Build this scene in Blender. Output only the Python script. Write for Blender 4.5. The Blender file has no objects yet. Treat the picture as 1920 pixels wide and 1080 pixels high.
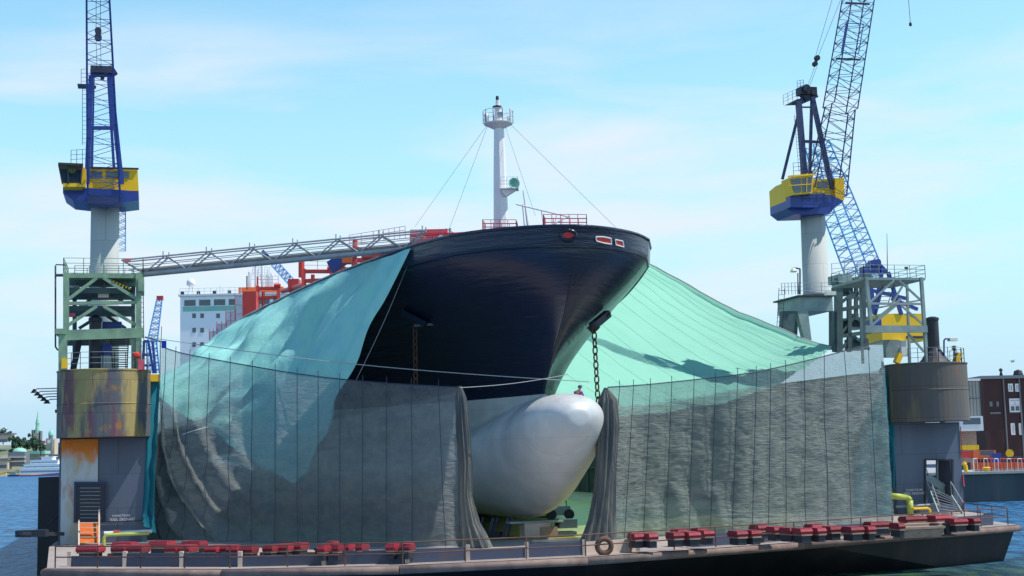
import bpy, math, random
from mathutils import Vector, Matrix, Euler, noise
from mathutils.bvhtree import BVHTree
random.seed(7)
V = Vector
sc = bpy.context.scene
COL = sc.collection
F = 2700.0
CAM = V((0, 0, 7.0))
PITCH = math.atan(310 / F)
ROLL = -math.radians(1.33)
RC = (Euler((math.pi / 2 + PITCH, 0, 0)).to_matrix() @ Matrix.Rotation(ROLL, 3, 'Z'))
TH = math.radians(14)
E = V((math.cos(TH), math.sin(TH), 0))      # across the dock
A = V((-math.sin(TH), math.cos(TH), 0))     # along the dock, away
O = V((2.0, 96.3, 0))
T0 = V((3.45, 76.7, 0))                      # foremost point of the bow rim
DECK = 2.1

def ray(u, v):
    return (RC @ V(((u - 960) / F, -(v - 540) / F, -1))).normalized()
def at(u, v, d):            # point of the sight line at world depth d
    r = ray(u, v); return CAM + r * (d / r.y)
def atz(u, v, z):           # where the sight line meets a level
    r = ray(u, v); return CAM + r * ((z - 7.0) / r.z)
def PB(u, v, b):            # where it meets the plane b = const of the dock frame
    r = ray(u, v); k = (b - (CAM - O).dot(A)) / r.dot(A); return CAM + r * k
def D(s, b, z): return O + E * s + A * b + V((0, 0, z))
def dk(p): q = p - O; return q.dot(E), q.dot(A), p.z
TS = math.radians(16); ES = V((math.cos(TS), math.sin(TS), 0)); AS = V((-math.sin(TS), math.cos(TS), 0))
def S(x, t, z): return T0 + ES * x + AS * t + V((0, 0, z))

# ---------------------------------------------------------------- mesh builder
class B:
    def __init__(s): s.v = []; s.f = []; s.smooth = False
    def add(s, vs, fs):
        n = len(s.v); s.v += [V(p) for p in vs]; s.f += [[i + n for i in f] for f in fs]; return s
    def obox(s, c, ax, ay, az):                       # centre and three half axes
        c = V(c); P = [c + ax * i + ay * j + az * k for k in (-1, 1) for j in (-1, 1) for i in (-1, 1)]
        return s.add(P, [(0, 2, 3, 1), (4, 5, 7, 6), (0, 1, 5, 4), (2, 6, 7, 3), (0, 4, 6, 2), (1, 3, 7, 5)])
    def dbox(s, s0, s1, b0, b1, z0, z1):              # dock-frame box
        return s.obox(D((s0 + s1) / 2, (b0 + b1) / 2, (z0 + z1) / 2), E * (abs(s1 - s0) / 2), A * (abs(b1 - b0) / 2), V((0, 0, abs(z1 - z0) / 2)))
    def pbox(s, u0, v0, u1, v1, b0, b1):              # box whose front face on plane b0 covers these sight lines
        p, q = dk(PB(u0, v0, b0)), dk(PB(u1, v1, b0))
        return s.dbox(min(p[0], q[0]), max(p[0], q[0]), b0, b1, min(p[2], q[2]), max(p[2], q[2]))
    def wbox(s, x0, x1, y0, y1, z0, z1):
        return s.obox(((x0 + x1) / 2, (y0 + y1) / 2, (z0 + z1) / 2), V((abs(x1 - x0) / 2, 0, 0)), V((0, abs(y1 - y0) / 2, 0)), V((0, 0, abs(z1 - z0) / 2)))
    def tube(s, p, q, r, n=6, r2=None, cap=True):
        p, q = V(p), V(q); r2 = r if r2 is None else r2
        d = (q - p)
        if d.length < 1e-5: return s
        d.normalize(); a = d.orthogonal().normalized(); b = d.cross(a)
        vs = []
        for c, rr in ((p, r), (q, r2)):
            for i in range(n):
                t = 2 * math.pi * i / n; vs.append(c + a * (math.cos(t) * rr) + b * (math.sin(t) * rr))
        fs = [(i, (i + 1) % n, n + (i + 1) % n, n + i) for i in range(n)]
        if cap: fs += [tuple(range(n - 1, -1, -1)), tuple(range(n, 2 * n))]
        return s.add(vs, fs)
    def path(s, pts, r, n=6):
        for p, q in zip(pts, pts[1:]): s.tube(p, q, r, n)
        return s
    def beam(s, p, q, w, h=None, up=V((0, 0, 1))):    # square-section beam
        p, q = V(p), V(q); h = h or w; d = q - p; L = d.length; d.normalize()
        if abs(d.dot(up)) > .98: up = A
        x = d.cross(up).normalized(); y = x.cross(d)
        return s.obox((p + q) / 2, x * (w / 2), d * (L / 2), y * (h / 2))
    def lathe(s, c, prof, n=24, ax=V((0, 0, 1)), cap=True):   # prof: (radius, height)
        a = ax.orthogonal().normalized(); b = ax.cross(a); vs = []
        for r, h in prof:
            for i in range(n):
                t = 2 * math.pi * i / n; vs.append(V(c) + ax * h + a * (math.cos(t) * r) + b * (math.sin(t) * r))
        fs = [(k * n + i, k * n + (i + 1) % n, (k + 1) * n + (i + 1) % n, (k + 1) * n + i) for k in range(len(prof) - 1) for i in range(n)]
        if cap: fs += [tuple(range(n - 1, -1, -1)), tuple(range((len(prof) - 1) * n, len(prof) * n))]
        return s.add(vs, fs)
    def prism(s, poly, ext):                           # polygon extruded along a vector
        n = len(poly); ext = V(ext); vs = [V(p) for p in poly] + [V(p) + ext for p in poly]
        return s.add(vs, [tuple(range(n)), tuple(range(2 * n - 1, n - 1, -1))] + [(i, n + i, n + (i + 1) % n, (i + 1) % n) for i in range(n)])
    def grid(s, rows):
        n = len(rows[0]); vs = [p for r in rows for p in r]
        return s.add(vs, [(j * n + i, j * n + i + 1, (j + 1) * n + i + 1, (j + 1) * n + i) for j in range(len(rows) - 1) for i in range(n - 1)])
    def torus(s, c, nrm, R, r, n=20, m=6, stretch=None):
        nrm = V(nrm).normalized(); a = nrm.orthogonal().normalized() if stretch is None else V(stretch[0]).normalized(); b = nrm.cross(a); k = 1 if stretch is None else stretch[1]
        vs = []
        for i in range(n):
            t = 2 * math.pi * i / n; o = a * (math.cos(t) * k) + b * math.sin(t); on = o.normalized()
            for j in range(m):
                w = 2 * math.pi * j / m; vs.append(V(c) + o * R + on * (math.cos(w) * r) + nrm * (math.sin(w) * r))
        return s.add(vs, [(i * m + j, ((i + 1) % n) * m + j, ((i + 1) % n) * m + (j + 1) % m, i * m + (j + 1) % m) for i in range(n) for j in range(m)])
    def rail(s, pts, h=1.05, step=1.6, nr=3, r=.03):   # posts and rails along a polyline
        for p, q in zip(pts, pts[1:]):
            p, q = V(p), V(q); n = max(1, round((q - p).length / step))
            for i in range(n + 1): w = p.lerp(q, i / n); s.tube(w, w + V((0, 0, h)), r, 4)
            for k in range(nr): z = V((0, 0, h * (k + 1) / nr)); s.tube(p + z, q + z, r * .8, 4)
        return s
    def ladder(s, p, q, w=.5, side=None, step=.35, r=.03):
        p, q = V(p), V(q); side = (side or E) * (w / 2); n = int((q - p).length / step)
        s.tube(p - side, q - side, r, 4); s.tube(p + side, q + side, r, 4)
        for i in range(n): c = p.lerp(q, (i + .5) / n); s.tube(c - side, c + side, r * .7, 4)
        return s
    def lattice(s, p, q, w0, w1, n, r=.06, side=E, dep=None, rb=None, faces=4):
        p, q = V(p), V(q); d = (q - p).normalized(); x = (side - d * side.dot(d)).normalized(); y = d.cross(x); rb = rb or r * .5
        dep = dep or 1.0
        def c(k, f):
            w = (w0 + (w1 - w0) * f) / 2; i, j = ((-1, -1), (1, -1), (1, 1), (-1, 1))[k]
            return p.lerp(q, f) + x * (w * i) + y * (w * dep * j)
        for k in range(4):
            s.tube(c(k, 0), c(k, 1), r, 5)
            for i in range(n):
                a_, b_ = i / n, (i + 1) / n; k2 = (k + 1) % 4
                s.tube(c(k, a_), c(k2, b_) if i % 2 else c(k2, a_), rb, 4) if False else None
                s.tube(c(k if i % 2 else k2, a_), c(k2 if i % 2 else k, b_), rb, 4)
                if i % 2 == 0: s.tube(c(k, a_), c(k2, a_), rb, 4)
        return s
    def make(s, name, mat, parent=None, smooth=False, **kw):
        me = bpy.data.meshes.new(name)
        if parent is not None: org = ORG[parent.name]
        else:
            if not s.v: org = V((0, 0, 0))
            else:
                xs = [p.x for p in s.v]; ys = [p.y for p in s.v]; org = V(((min(xs) + max(xs)) / 2, (min(ys) + max(ys)) / 2, min(p.z for p in s.v)))
            if kw.get('org') is not None: org = kw['org']
        me.from_pydata([tuple(p - org) for p in s.v], [], [tuple(f) for f in s.f])
        me.validate(); me.materials.append(mat)
        if smooth:
            for p in me.polygons: p.use_smooth = True
        o = bpy.data.objects.new(name, me); COL.objects.link(o)
        if parent is not None: o.parent = parent
        else: o.location = org
        ORG[o.name] = org
        for k in ('label', 'category', 'group', 'kind'):
            if k in kw: o[k] = kw[k]
        return o
ORG = {}
def thing(name, loc, label, cat, group=None):
    o = bpy.data.objects.new(name, None); COL.objects.link(o); o.location = loc; ORG[o.name] = V(loc)
    o.empty_display_size = .3
    o['label'] = label; o['category'] = cat
    if group: o['group'] = group
    return o
def recalc(o):
    import bmesh
    bm = bmesh.new(); bm.from_mesh(o.data); bmesh.ops.recalc_face_normals(bm, faces=bm.faces); bm.to_mesh(o.data); bm.free()

# ---------------------------------------------------------------- materials
def nodes(name):
    m = bpy.data.materials.new(name); m.use_nodes = True; nt = m.node_tree; nt.nodes.clear()
    return m, nt, nt.nodes.new('ShaderNodeOutputMaterial')
def noise_mask(nt, scale, stretch, lo, hi, detail=6, rough=.6, seed=0.0):
    tc = nt.nodes.new('ShaderNodeTexCoord'); mp = nt.nodes.new('ShaderNodeMapping')
    nt.links.new(tc.outputs['Object'], mp.inputs[0]); mp.inputs['Scale'].default_value = stretch; mp.inputs['Location'].default_value = (seed, seed * 1.7, seed * .6)
    n = nt.nodes.new('ShaderNodeTexNoise'); n.inputs['Scale'].default_value = scale; n.inputs['Detail'].default_value = detail; n.inputs['Roughness'].default_value = rough
    nt.links.new(mp.outputs[0], n.inputs['Vector'])
    mr = nt.nodes.new('ShaderNodeMapRange'); mr.inputs[1].default_value = lo; mr.inputs[2].default_value = hi
    nt.links.new(n.outputs[0], mr.inputs[0]); return mr.outputs[0], n
def mixcol(nt, fac, a, b, mode='MIX'):
    m = nt.nodes.new('ShaderNodeMix'); m.data_type = 'RGBA'; m.blend_type = mode
    for s_, x in ((m.inputs[0], fac), (m.inputs[6], a), (m.inputs[7], b)):
        if isinstance(x, (tuple, list)): s_.default_value = (*x[:3], 1)
        elif isinstance(x, (int, float)): s_.default_value = x
        else: nt.links.new(x, s_)
    return m.outputs[2]
def colour(nt, base, var):
    c = base
    for k, (c2, scale, stretch, lo, hi, st) in enumerate(var):
        f, _ = noise_mask(nt, scale, stretch, lo, hi, seed=3.1 * k + scale)
        m = nt.nodes.new('ShaderNodeMath'); m.operation = 'MULTIPLY'; m.inputs[1].default_value = st; nt.links.new(f, m.inputs[0])
        c = mixcol(nt, m.outputs[0], c, c2)
    return c
def bump(nt, bs, d):
    _, n = noise_mask(nt, d[0], d[2] if len(d) > 2 else (1, 1, 1), 0, 1, detail=8)
    b = nt.nodes.new('ShaderNodeBump'); b.inputs['Strength'].default_value = d[1]; b.inputs['Distance'].default_value = d[3] if len(d) > 3 else .05
    nt.links.new(n.outputs[0], b.inputs['Height']); nt.links.new(b.outputs[0], bs.inputs['Normal'])
def mat(name, base, rough=.6, metal=0, var=(), bmp=None, coat=0, spec=.5, weld=None, rnd=0):
    m, nt, out = nodes(name); bs = nt.nodes.new('ShaderNodeBsdfPrincipled')
    c = colour(nt, base, var)
    if weld:
        tc = nt.nodes.new('ShaderNodeTexCoord'); sp = nt.nodes.new('ShaderNodeSeparateXYZ'); nt.links.new(tc.outputs['Object'], sp.inputs[0])
        ad = nt.nodes.new('ShaderNodeMath'); ad.operation = 'MULTIPLY_ADD'; ad.inputs[1].default_value = weld[3] if len(weld) > 3 else .25; nt.links.new(sp.outputs[0], ad.inputs[0]); nt.links.new(sp.outputs[1], ad.inputs[2])
        cb = nt.nodes.new('ShaderNodeCombineXYZ'); nt.links.new(ad.outputs[0], cb.inputs[0]); nt.links.new(sp.outputs[2], cb.inputs[1])
        br = nt.nodes.new('ShaderNodeTexBrick'); br.inputs['Scale'].default_value = 1; br.inputs['Brick Width'].default_value = weld[0]; br.inputs['Row Height'].default_value = weld[1]; br.inputs['Mortar Size'].default_value = .022; br.inputs['Mortar Smooth'].default_value = .6; br.inputs['Color1'].default_value = (.93, .93, .93, 1); br.inputs['Color2'].default_value = (1.07, 1.07, 1.07, 1); br.inputs['Mortar'].default_value = (weld[2],) * 3 + (1,)
        nt.links.new(cb.outputs[0], br.inputs['Vector']); c = mixcol(nt, 1.0, c, br.outputs[0], 'MULTIPLY')
    if rnd:
        oi = nt.nodes.new('ShaderNodeObjectInfo'); mr_ = nt.nodes.new('ShaderNodeMapRange'); mr_.inputs[3].default_value = 1 - rnd; mr_.inputs[4].default_value = 1 + rnd; nt.links.new(oi.outputs['Random'], mr_.inputs[0]); c = mixcol(nt, 1.0, c, mr_.outputs[0], 'MULTIPLY')
    if isinstance(c, tuple): bs.inputs['Base Color'].default_value = (*c[:3], 1)
    else: nt.links.new(c, bs.inputs['Base Color'])
    bs.inputs['Roughness'].default_value = rough; bs.inputs['Metallic'].default_value = metal; bs.inputs['Coat Weight'].default_value = coat
    bs.inputs['Specular IOR Level'].default_value = spec
    if bmp: bump(nt, bs, bmp)
    nt.links.new(bs.outputs[0], out.inputs[0]); return m
def cloth(name, base, transl=.5, open_=.0, open_lo=None, var=(), bmp=(3, .6), zsplit=None, tint=None):
    m, nt, out = nodes(name); L = nt.links.new
    c = colour(nt, base, var)
    df = nt.nodes.new('ShaderNodeBsdfDiffuse'); tr = nt.nodes.new('ShaderNodeBsdfTranslucent')
    for n in (df, tr):
        if isinstance(c, tuple): n.inputs[0].default_value = (*c[:3], 1)
        else: L(c, n.inputs[0])
        if bmp: bump(nt, n, bmp)
    mx = nt.nodes.new('ShaderNodeMixShader'); mx.inputs[0].default_value = transl; L(df.outputs[0], mx.inputs[1]); L(tr.outputs[0], mx.inputs[2])
    last = mx.outputs[0]
    if open_ > 0:
        tp = nt.nodes.new('ShaderNodeBsdfTransparent')
        if tint: tp.inputs[0].default_value = (*tint, 1)
        m2 = nt.nodes.new('ShaderNodeMixShader'); L(last, m2.inputs[1]); L(tp.outputs[0], m2.inputs[2])
        wv, _ = noise_mask(nt, 2.2, (1, 1, 1), .3, .7)
        mul = nt.nodes.new('ShaderNodeMath'); mul.operation = 'MULTIPLY_ADD'; mul.inputs[1].default_value = .12; mul.inputs[2].default_value = open_ - .06; L(wv, mul.inputs[0])
        fac = mul.outputs[0]
        if open_lo is not None:                       # doubled cloth lower down lets less through (height in the object's own space)
            at_ = nt.nodes.new('ShaderNodeVertexColor'); at_.layer_name = 'double'
            m3 = nt.nodes.new('ShaderNodeMath'); m3.operation = 'MULTIPLY_ADD'; m3.inputs[1].default_value = open_lo - open_; L(at_.outputs[0], m3.inputs[0]); L(fac, m3.inputs[2]); fac = m3.outputs[0]
        L(fac, m2.inputs[0]); last = m2.outputs[0]
    L(last, out.inputs[0]); return m
X1 = (1, 1, 1); ST = (1, 1, .12)
RUST = (.16, .05, .025)
M = {}
M['navy'] = mat('hull_navy', (.010, .018, .046), .25, var=[((.014, .022, .05), .25, X1, .4, .7, .5), ((.024, .026, .045), .8, ST, .55, .8, .5)], bmp=(.8, 1.0, (.30, .14, 2.2), .09), weld=(7, 2.3, .72), spec=.6)
M['bulbw'] = mat('hull_white', (.62, .63, .62), .38, var=[((.42, .45, .48), .45, X1, .4, .7, .7), ((.36, .34, .30), 1.2, (1, 1, .2), .58, .85, .45), ((.60, .60, .56), 1.6, X1, .6, .75, .4)], bmp=(.5, .25, (1, 1, .6), .2), weld=(5.5, 1.9, .86), spec=.6)
M['white'] = mat('white_paint', (.78, .77, .78), .45, var=[((.55, .5, .48), 1.5, ST, .55, .8, .3)])
M['offwhite'] = mat('offwhite_paint', (.68, .72, .74), .5, var=[((.45, .5, .52), .3, ST, .5, .8, .4)])
M['white2'] = mat('bright_white_paint', (.92, .93, .94), .5)
M['red'] = mat('red_paint', (.62, .045, .035), .5, var=[((.35, .03, .03), 1.2, X1, .45, .8, .6)])
M['pink'] = mat('faded_red_paint', (.66, .10, .14), .55, var=[((.45, .05, .08), 1.4, X1, .45, .8, .6)])
M['orange'] = mat('orange_paint', (.75, .14, .03), .5, var=[((.5, .08, .03), .6, X1, .45, .8, .5)])
M['yellow'] = mat('yellow_paint', (.88, .52, .004), .5, var=[((.7, .38, .01), .8, ST, .5, .8, .4), ((.3, .16, .04), 2.5, ST, .58, .75, .6)])
M['blue'] = mat('blue_paint', (.012, .048, .28), .4, var=[((.01, .03, .18), .9, X1, .4, .75, .7)])
M['dblue'] = mat('dark_blue_paint', (.018, .035, .13), .45, var=[((.02, .02, .04), .9, X1, .4, .75, .6)])
M['lblue'] = mat('light_blue_paint', (.10, .36, .72), .5, var=[((.08, .22, .5), .9, X1, .4, .75, .5)])
M['conc'] = mat('column_grey', (.46, .48, .46), .75, weld=(1.7, 2.6, .7), var=[((.32, .36, .38), .4, ST, .45, .75, .6), ((.25, .2, .15), 2.2, ST, .66, .8, .5)], bmp=(4, .15))
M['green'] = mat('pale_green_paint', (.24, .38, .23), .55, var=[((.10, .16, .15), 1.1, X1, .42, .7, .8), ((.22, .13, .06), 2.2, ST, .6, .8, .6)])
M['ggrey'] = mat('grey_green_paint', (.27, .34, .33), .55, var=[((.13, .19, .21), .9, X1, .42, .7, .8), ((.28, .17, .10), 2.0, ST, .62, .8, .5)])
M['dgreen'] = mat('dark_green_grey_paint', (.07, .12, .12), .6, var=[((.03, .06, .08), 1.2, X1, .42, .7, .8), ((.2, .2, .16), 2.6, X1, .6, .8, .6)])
M['grey'] = mat('grey_metal', (.34, .37, .40), .5, var=[((.18, .18, .2), 1.5, X1, .45, .75, .6)])
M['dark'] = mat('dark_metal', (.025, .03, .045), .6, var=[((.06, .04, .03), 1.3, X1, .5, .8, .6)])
M['rust'] = mat('rusty_metal', (.13, .065, .045), .8, var=[((.05, .035, .04), 1.4, X1, .45, .7, .8), ((.26, .15, .1), 2.6, X1, .58, .8, .6)], bmp=(5, .3))
M['chain'] = mat('chain_rust', (.10, .065, .03), .8, var=[((.03, .025, .02), 3, X1, .4, .7, .8)])
M['drumL'] = mat('rusted_drum_left', (.34, .27, .11), .7, weld=(2.4, 2.0, .6), var=[((.06, .08, .12), .42, (1, 1, .30), .46, .55, .9), ((.15, .05, .08), .8, (1, 1, .22), .56, .64, .85), ((.36, .17, .03), 1.7, (1, 1, .6), .58, .70, .8), ((.03, .035, .05), .8, (1, 1, .2), .56, .7, .8)], bmp=(1.5, .3, (1, 1, .4), .05))  # real slate patches, strengthened to stand in for the drum's shaded side
M['drumR'] = mat('rusted_drum_right', (.12, .105, .09), .7, weld=(3.4, 2.2, .6), var=[((.08, .09, .11), .5, (1, 1, .2), .42, .6, .85), ((.26, .22, .12), .9, (1, 1, .15), .52, .7, .6), ((.30, .10, .04), 1.4, (1, 1, .18), .63, .75, .7)], bmp=(1.5, .3, (1, 1, .4), .05))
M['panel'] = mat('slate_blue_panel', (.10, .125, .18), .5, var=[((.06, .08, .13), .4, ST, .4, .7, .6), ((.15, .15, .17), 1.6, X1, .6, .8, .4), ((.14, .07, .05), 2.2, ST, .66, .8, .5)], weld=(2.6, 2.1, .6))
M['rustpanel'] = mat('rust_streaked_panel', (.50, .52, .50), .7, var=[((.45, .30, .10), .7, (1, 1, .35), .48, .64, .8), ((.40, .14, .03), 1.7, (1, 1, .3), .58, .7, .75)], bmp=(2, .2))
def strip_mat():
    m, nt, out = nodes('rust_streaked_strip'); bs = nt.nodes.new('ShaderNodeBsdfPrincipled'); L = nt.links.new
    c = colour(nt, (.50, .53, .54), [((.45, .32, .12), .7, (1, 1, .35), .48, .64, .8), ((.40, .14, .03), 1.7, (1, 1, .3), .62, .74, .75)])
    tc = nt.nodes.new('ShaderNodeTexCoord'); sp = nt.nodes.new('ShaderNodeSeparateXYZ'); L(tc.outputs['Object'], sp.inputs[0])
    f, _ = noise_mask(nt, 1.5, (1.4, 1.4, .5), 0, 1)
    a = nt.nodes.new('ShaderNodeMath'); a.operation = 'MULTIPLY_ADD'; a.inputs[1].default_value = 2.6; L(f, a.inputs[0]); L(sp.outputs[2], a.inputs[2])
    r = nt.nodes.new('ShaderNodeMapRange'); r.inputs[1].default_value = 8.35; r.inputs[2].default_value = 9.0; L(a.outputs[0], r.inputs[0])
    c2 = mixcol(nt, f, (.75, .10, .01), (.60, .30, .04)); c3 = mixcol(nt, r.outputs[0], c, c2); L(c3, bs.inputs['Base Color']); bs.inputs['Roughness'].default_value = .8; L(bs.outputs[0], out.inputs[0]); return m
M['rustpanel'] = strip_mat()
M['rustpatch'] = mat('orange_rust', (.62, .12, .01), .8, var=[((.45, .30, .08), 1.4, (1, 1, .5), .5, .65, .9), ((.25, .05, .02), 2.4, X1, .6, .75, .7)])
M['deck'] = mat('deck_plate', (.36, .31, .28), .8, var=[((.24, .22, .22), .35, X1, .45, .7, .7), ((.30, .17, .11), 1.0, X1, .55, .75, .5)], bmp=(3, .2))
M['dockfloor'] = mat('algae_floor', (.30, .30, .06), .35, var=[((.15, .17, .12), .35, (.5, 1.3, 1), .46, .6, .85), ((.42, .38, .03), .5, X1, .5, .7, .7), ((.36, .38, .42), .8, (.3, 1.8, 1), .57, .7, .7)])
M['fender'] = mat('fender_rust', (.20, .13, .11), .75, var=[((.32, .24, .2), .6, X1, .45, .7, .7), ((.07, .05, .05), 1.3, X1, .5, .75, .7)], bmp=(3, .3))
M['hullside'] = mat('pontoon_side', (.008, .009, .012), .6, var=[((.06, .035, .03), .6, ST, .5, .75, .6)])
M['blockred'] = mat('block_red', (.27, .016, .032), .65, rnd=.3, var=[((.20, .015, .03), .9, X1, .45, .7, .6), ((.5, .10, .11), 2.2, X1, .58, .8, .5)], bmp=(3, .7))
M['wood'] = mat('weathered_timber', (.34, .24, .19), .8, var=[((.18, .10, .07), 2, (1, 1, 3), .45, .7, .7)])
M['cream'] = mat('cream_plate', (.62, .50, .42), .7, var=[((.35, .22, .16), 1, X1, .5, .75, .6)])
M['kick'] = mat('kick_panel_navy', (.055, .07, .12), .6, var=[((.12, .08, .08), .8, X1, .5, .75, .7)])
M['kick2'] = mat('kick_panel_rust', (.17, .10, .11), .7, var=[((.08, .07, .1), .8, X1, .5, .75, .7)])
M['glass'] = mat('dark_glass', (.04, .07, .10), .08, spec=.9)
M['vest'] = mat('vest_yellow', (.75, .85, .02), .8)
M['purple'] = mat('purple_jacket', (.28, .03, .32), .8)
M['skin'] = mat('skin', (.45, .25, .18), .6)
M['brick'] = mat('dark_brick', (.06, .028, .028), .85, var=[((.05, .022, .028), .4, X1, .4, .7, .8)], bmp=(6, .3))
M['stone'] = mat('pale_stone', (.42, .40, .34), .85, var=[((.25, .25, .24), .5, X1, .45, .7, .6)])
M['slate'] = mat('slate_roof', (.16, .19, .22), .7)
M['quay'] = mat('quay_wall', (.07, .09, .10), .8, var=[((.035, .05, .06), .25, ST, .4, .7, .8), ((.11, .11, .10), .7, ST, .55, .75, .6)], bmp=(1, .3))
M['quaytop'] = mat('quay_paving', (.36, .38, .40), .85, var=[((.25, .26, .27), .3, X1, .4, .7, .6)])
M['cglass'] = cloth('cab_glass', (.03, .06, .08), 0, open_=.62, bmp=None)
M['copper'] = mat('copper_green', (.30, .62, .50), .7, var=[((.2, .45, .4), .3, X1, .4, .7, .5)])
M['copper2'] = mat('seam_green', (.10, .42, .32), .8)
M['leaf'] = mat('foliage', (.045, .11, .06), .8, var=[((.02, .06, .05), .12, X1, .4, .65, .8)])
M['hill'] = mat('shore_grass', (.14, .17, .10), .9, var=[((.34, .29, .22), .05, X1, .5, .65, .8)])
M['rope'] = mat('pale_rope', (.40, .42, .42), .8)
M['cable'] = mat('dark_cable', (.03, .04, .08), .6)
M['ylgreen'] = mat('yellow_green_pipe', (.42, .48, .08), .5, var=[((.3, .35, .1), 2, X1, .5, .7, .5)])
M['teal'] = cloth('teal_tarp', (.04, .30, .34), .35, var=[((.03, .18, .28), .7, ST, .42, .65, .8), ((.25, .6, .62), 1.6, ST, .62, .75, .6)])
M['tarpR'] = cloth('mint_tarp_bright', (.36, .76, .60), .62, var=[((.30, .68, .54), .35, X1, .4, .7, .5)], bmp=(.8, .35, X1, .15))
M['tarpL'] = cloth('mint_tarp_left', (.36, .76, .72), .16, var=[((.34, .78, .66), .25, (1, 1, 2), .45, .65, .6), ((.14, .5, .66), .6, X1, .5, .75, .4)], bmp=(1.6, .5, (1, 1, .5), .15))  # bluer base and patches put ship shade and sunlit mint into the colour
M['net'] = cloth('grey_dust_net', (.34, .38, .37), .4, open_=.54, open_lo=.20, var=[((.17, .21, .23), .6, (1, 1, 3), .4, .65, .7), ((.44, .45, .37), 1.4, (1, 1, 4), .55, .75, .5)], bmp=(3.4, .9, (.55, .55, 3.0), .16), tint=(.76, .84, .87))
M['netL'] = cloth('grey_dust_net_left', (.50, .55, .56), .55, open_=.60, open_lo=.46, var=[((.34, .40, .46), .6, (1, 1, 3), .4, .65, .7), ((.55, .56, .42), 1.2, (1, 1, 3), .55, .75, .5)], bmp=(3.4, .9, (.55, .55, 3.0), .16), tint=(.76, .84, .87))
M['bundle'] = cloth('gathered_net', (.22, .22, .20), .2, var=[((.09, .11, .13), 1.4, (1, 1, .15), .4, .6, .8), ((.45, .42, .3), 1.8, (1, 1, .15), .6, .75, .7)], bmp=(3, .9, (1, 1, .15), .2))
M['bluetarp'] = cloth('blue_plastic_tarp', (.02, .07, .5), .2)
M['sheet'] = cloth('pinkish_sheeting', (.62, .60, .68), .4, open_=.15)
M['leafdark'] = M['leaf']
M['lamp'] = mat('lamp_housing', (.7, .72, .6), .4)
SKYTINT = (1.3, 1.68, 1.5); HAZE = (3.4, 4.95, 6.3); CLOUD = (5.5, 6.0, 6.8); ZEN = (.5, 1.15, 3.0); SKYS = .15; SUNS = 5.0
# ================================================================ ship
def interp(tb, x):
    if x <= tb[0][0]: return tb[0][1]
    for (a, b), (c, d) in zip(tb, tb[1:]):
        if x <= c:
            k = (x - a) / (c - a); return b + (d - b) * k
    return tb[-1][1]
RIMT = [(0, 0), (.15, 1.0), (.4, 1.75), (1, 2.9), (2, 4.2), (4, 5.8), (7, 7.1), (12, 8.5), (18, 10.0), (25, 11.5), (35, 13.0), (45, 13.9), (60, 14.6), (400, 14.6)]
WLT = [(0, 0.05), (2, .55), (5, 1.4), (10, 2.9), (18, 5.8), (30, 9.8), (45, 12.8), (65, 14.4), (80, 14.6), (400, 14.6)]
ZP = 10.35
def zrim(t): return 19.1 - .9 * min(1, max(0, (t - 3) / 30)) ** 1.2
def stem(z):
    k = min(1, max(0, (18.1 - z) / (18.1 - ZP))); return 6.3 - 6.1 * math.sin(math.pi / 2 * (1 - k) ** 1.25) if k > 0 else .2 * (19.1 - z)
def hb(t, z):
    k = min(1, max(0, (z - ZP) / (18.1 - ZP))); t0 = stem(z)
    if t <= t0: return 0.0
    f = .6 * k ** 1.65 + .4 * math.sin(math.pi / 2 * k ** 2.25)
    return interp(WLT, t - t0) * (1 - f) + interp(RIMT, t - t0) * f
ship = thing('cargo_ship', S(0, 60, DECK), 'huge dark blue hulled ship with white bulbous bow standing in the floating dock', 'ship')
ts = [0, .06, .15, .3, .5, .8, 1.2, 1.7, 2.4, 3.2, 4.2, 5.5, 7, 9, 11, 13.5, 16, 19, 22, 26, 30, 35, 41, 50, 70, 100, 150, 215]
def hullside(sg):
    rows = []
    NZ = 40
    for j in range(NZ + 1):
        k = j / NZ; row = []
        for i, t in enumerate(ts):
            zt = ZP + (19.1 - ZP) * k; tt = stem(zt) + t
            z = ZP + (zrim(tt) - ZP) * k
            row.append(S(sg * hb(stem(z) + t, z), stem(z) + t, z))
        rows.append(row)
    return rows
b = B().grid(hullside(-1)); r2 = hullside(1); b.grid(r2)
# deck and a thin inner bulwark
for k_, (t0_, t1_) in enumerate(zip(ts, ts[1:])):
    z0 = zrim(t0_) - 1.15; z1 = zrim(t1_) - 1.15
    a0, a1 = hb(t0_, zrim(t0_)) * .985, hb(t1_, zrim(t1_)) * .985
    b.add([S(-a0, t0_ + .05, z0), S(a0, t0_ + .05, z0), S(a1, t1_ + .05, z1), S(-a1, t1_ + .05, z1)], [(0, 1, 2, 3)])
hull = b.make('hull', M['navy'], ship, smooth=True)
# rim cap
b = B()
for sg in (-1, 1):
    pts = [S(sg * hb(t, zrim(t)), t, zrim(t)) for t in ts]
    b.path(pts, .09, 6)
b.make('bulwark_rim', M['navy'], ship)
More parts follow.
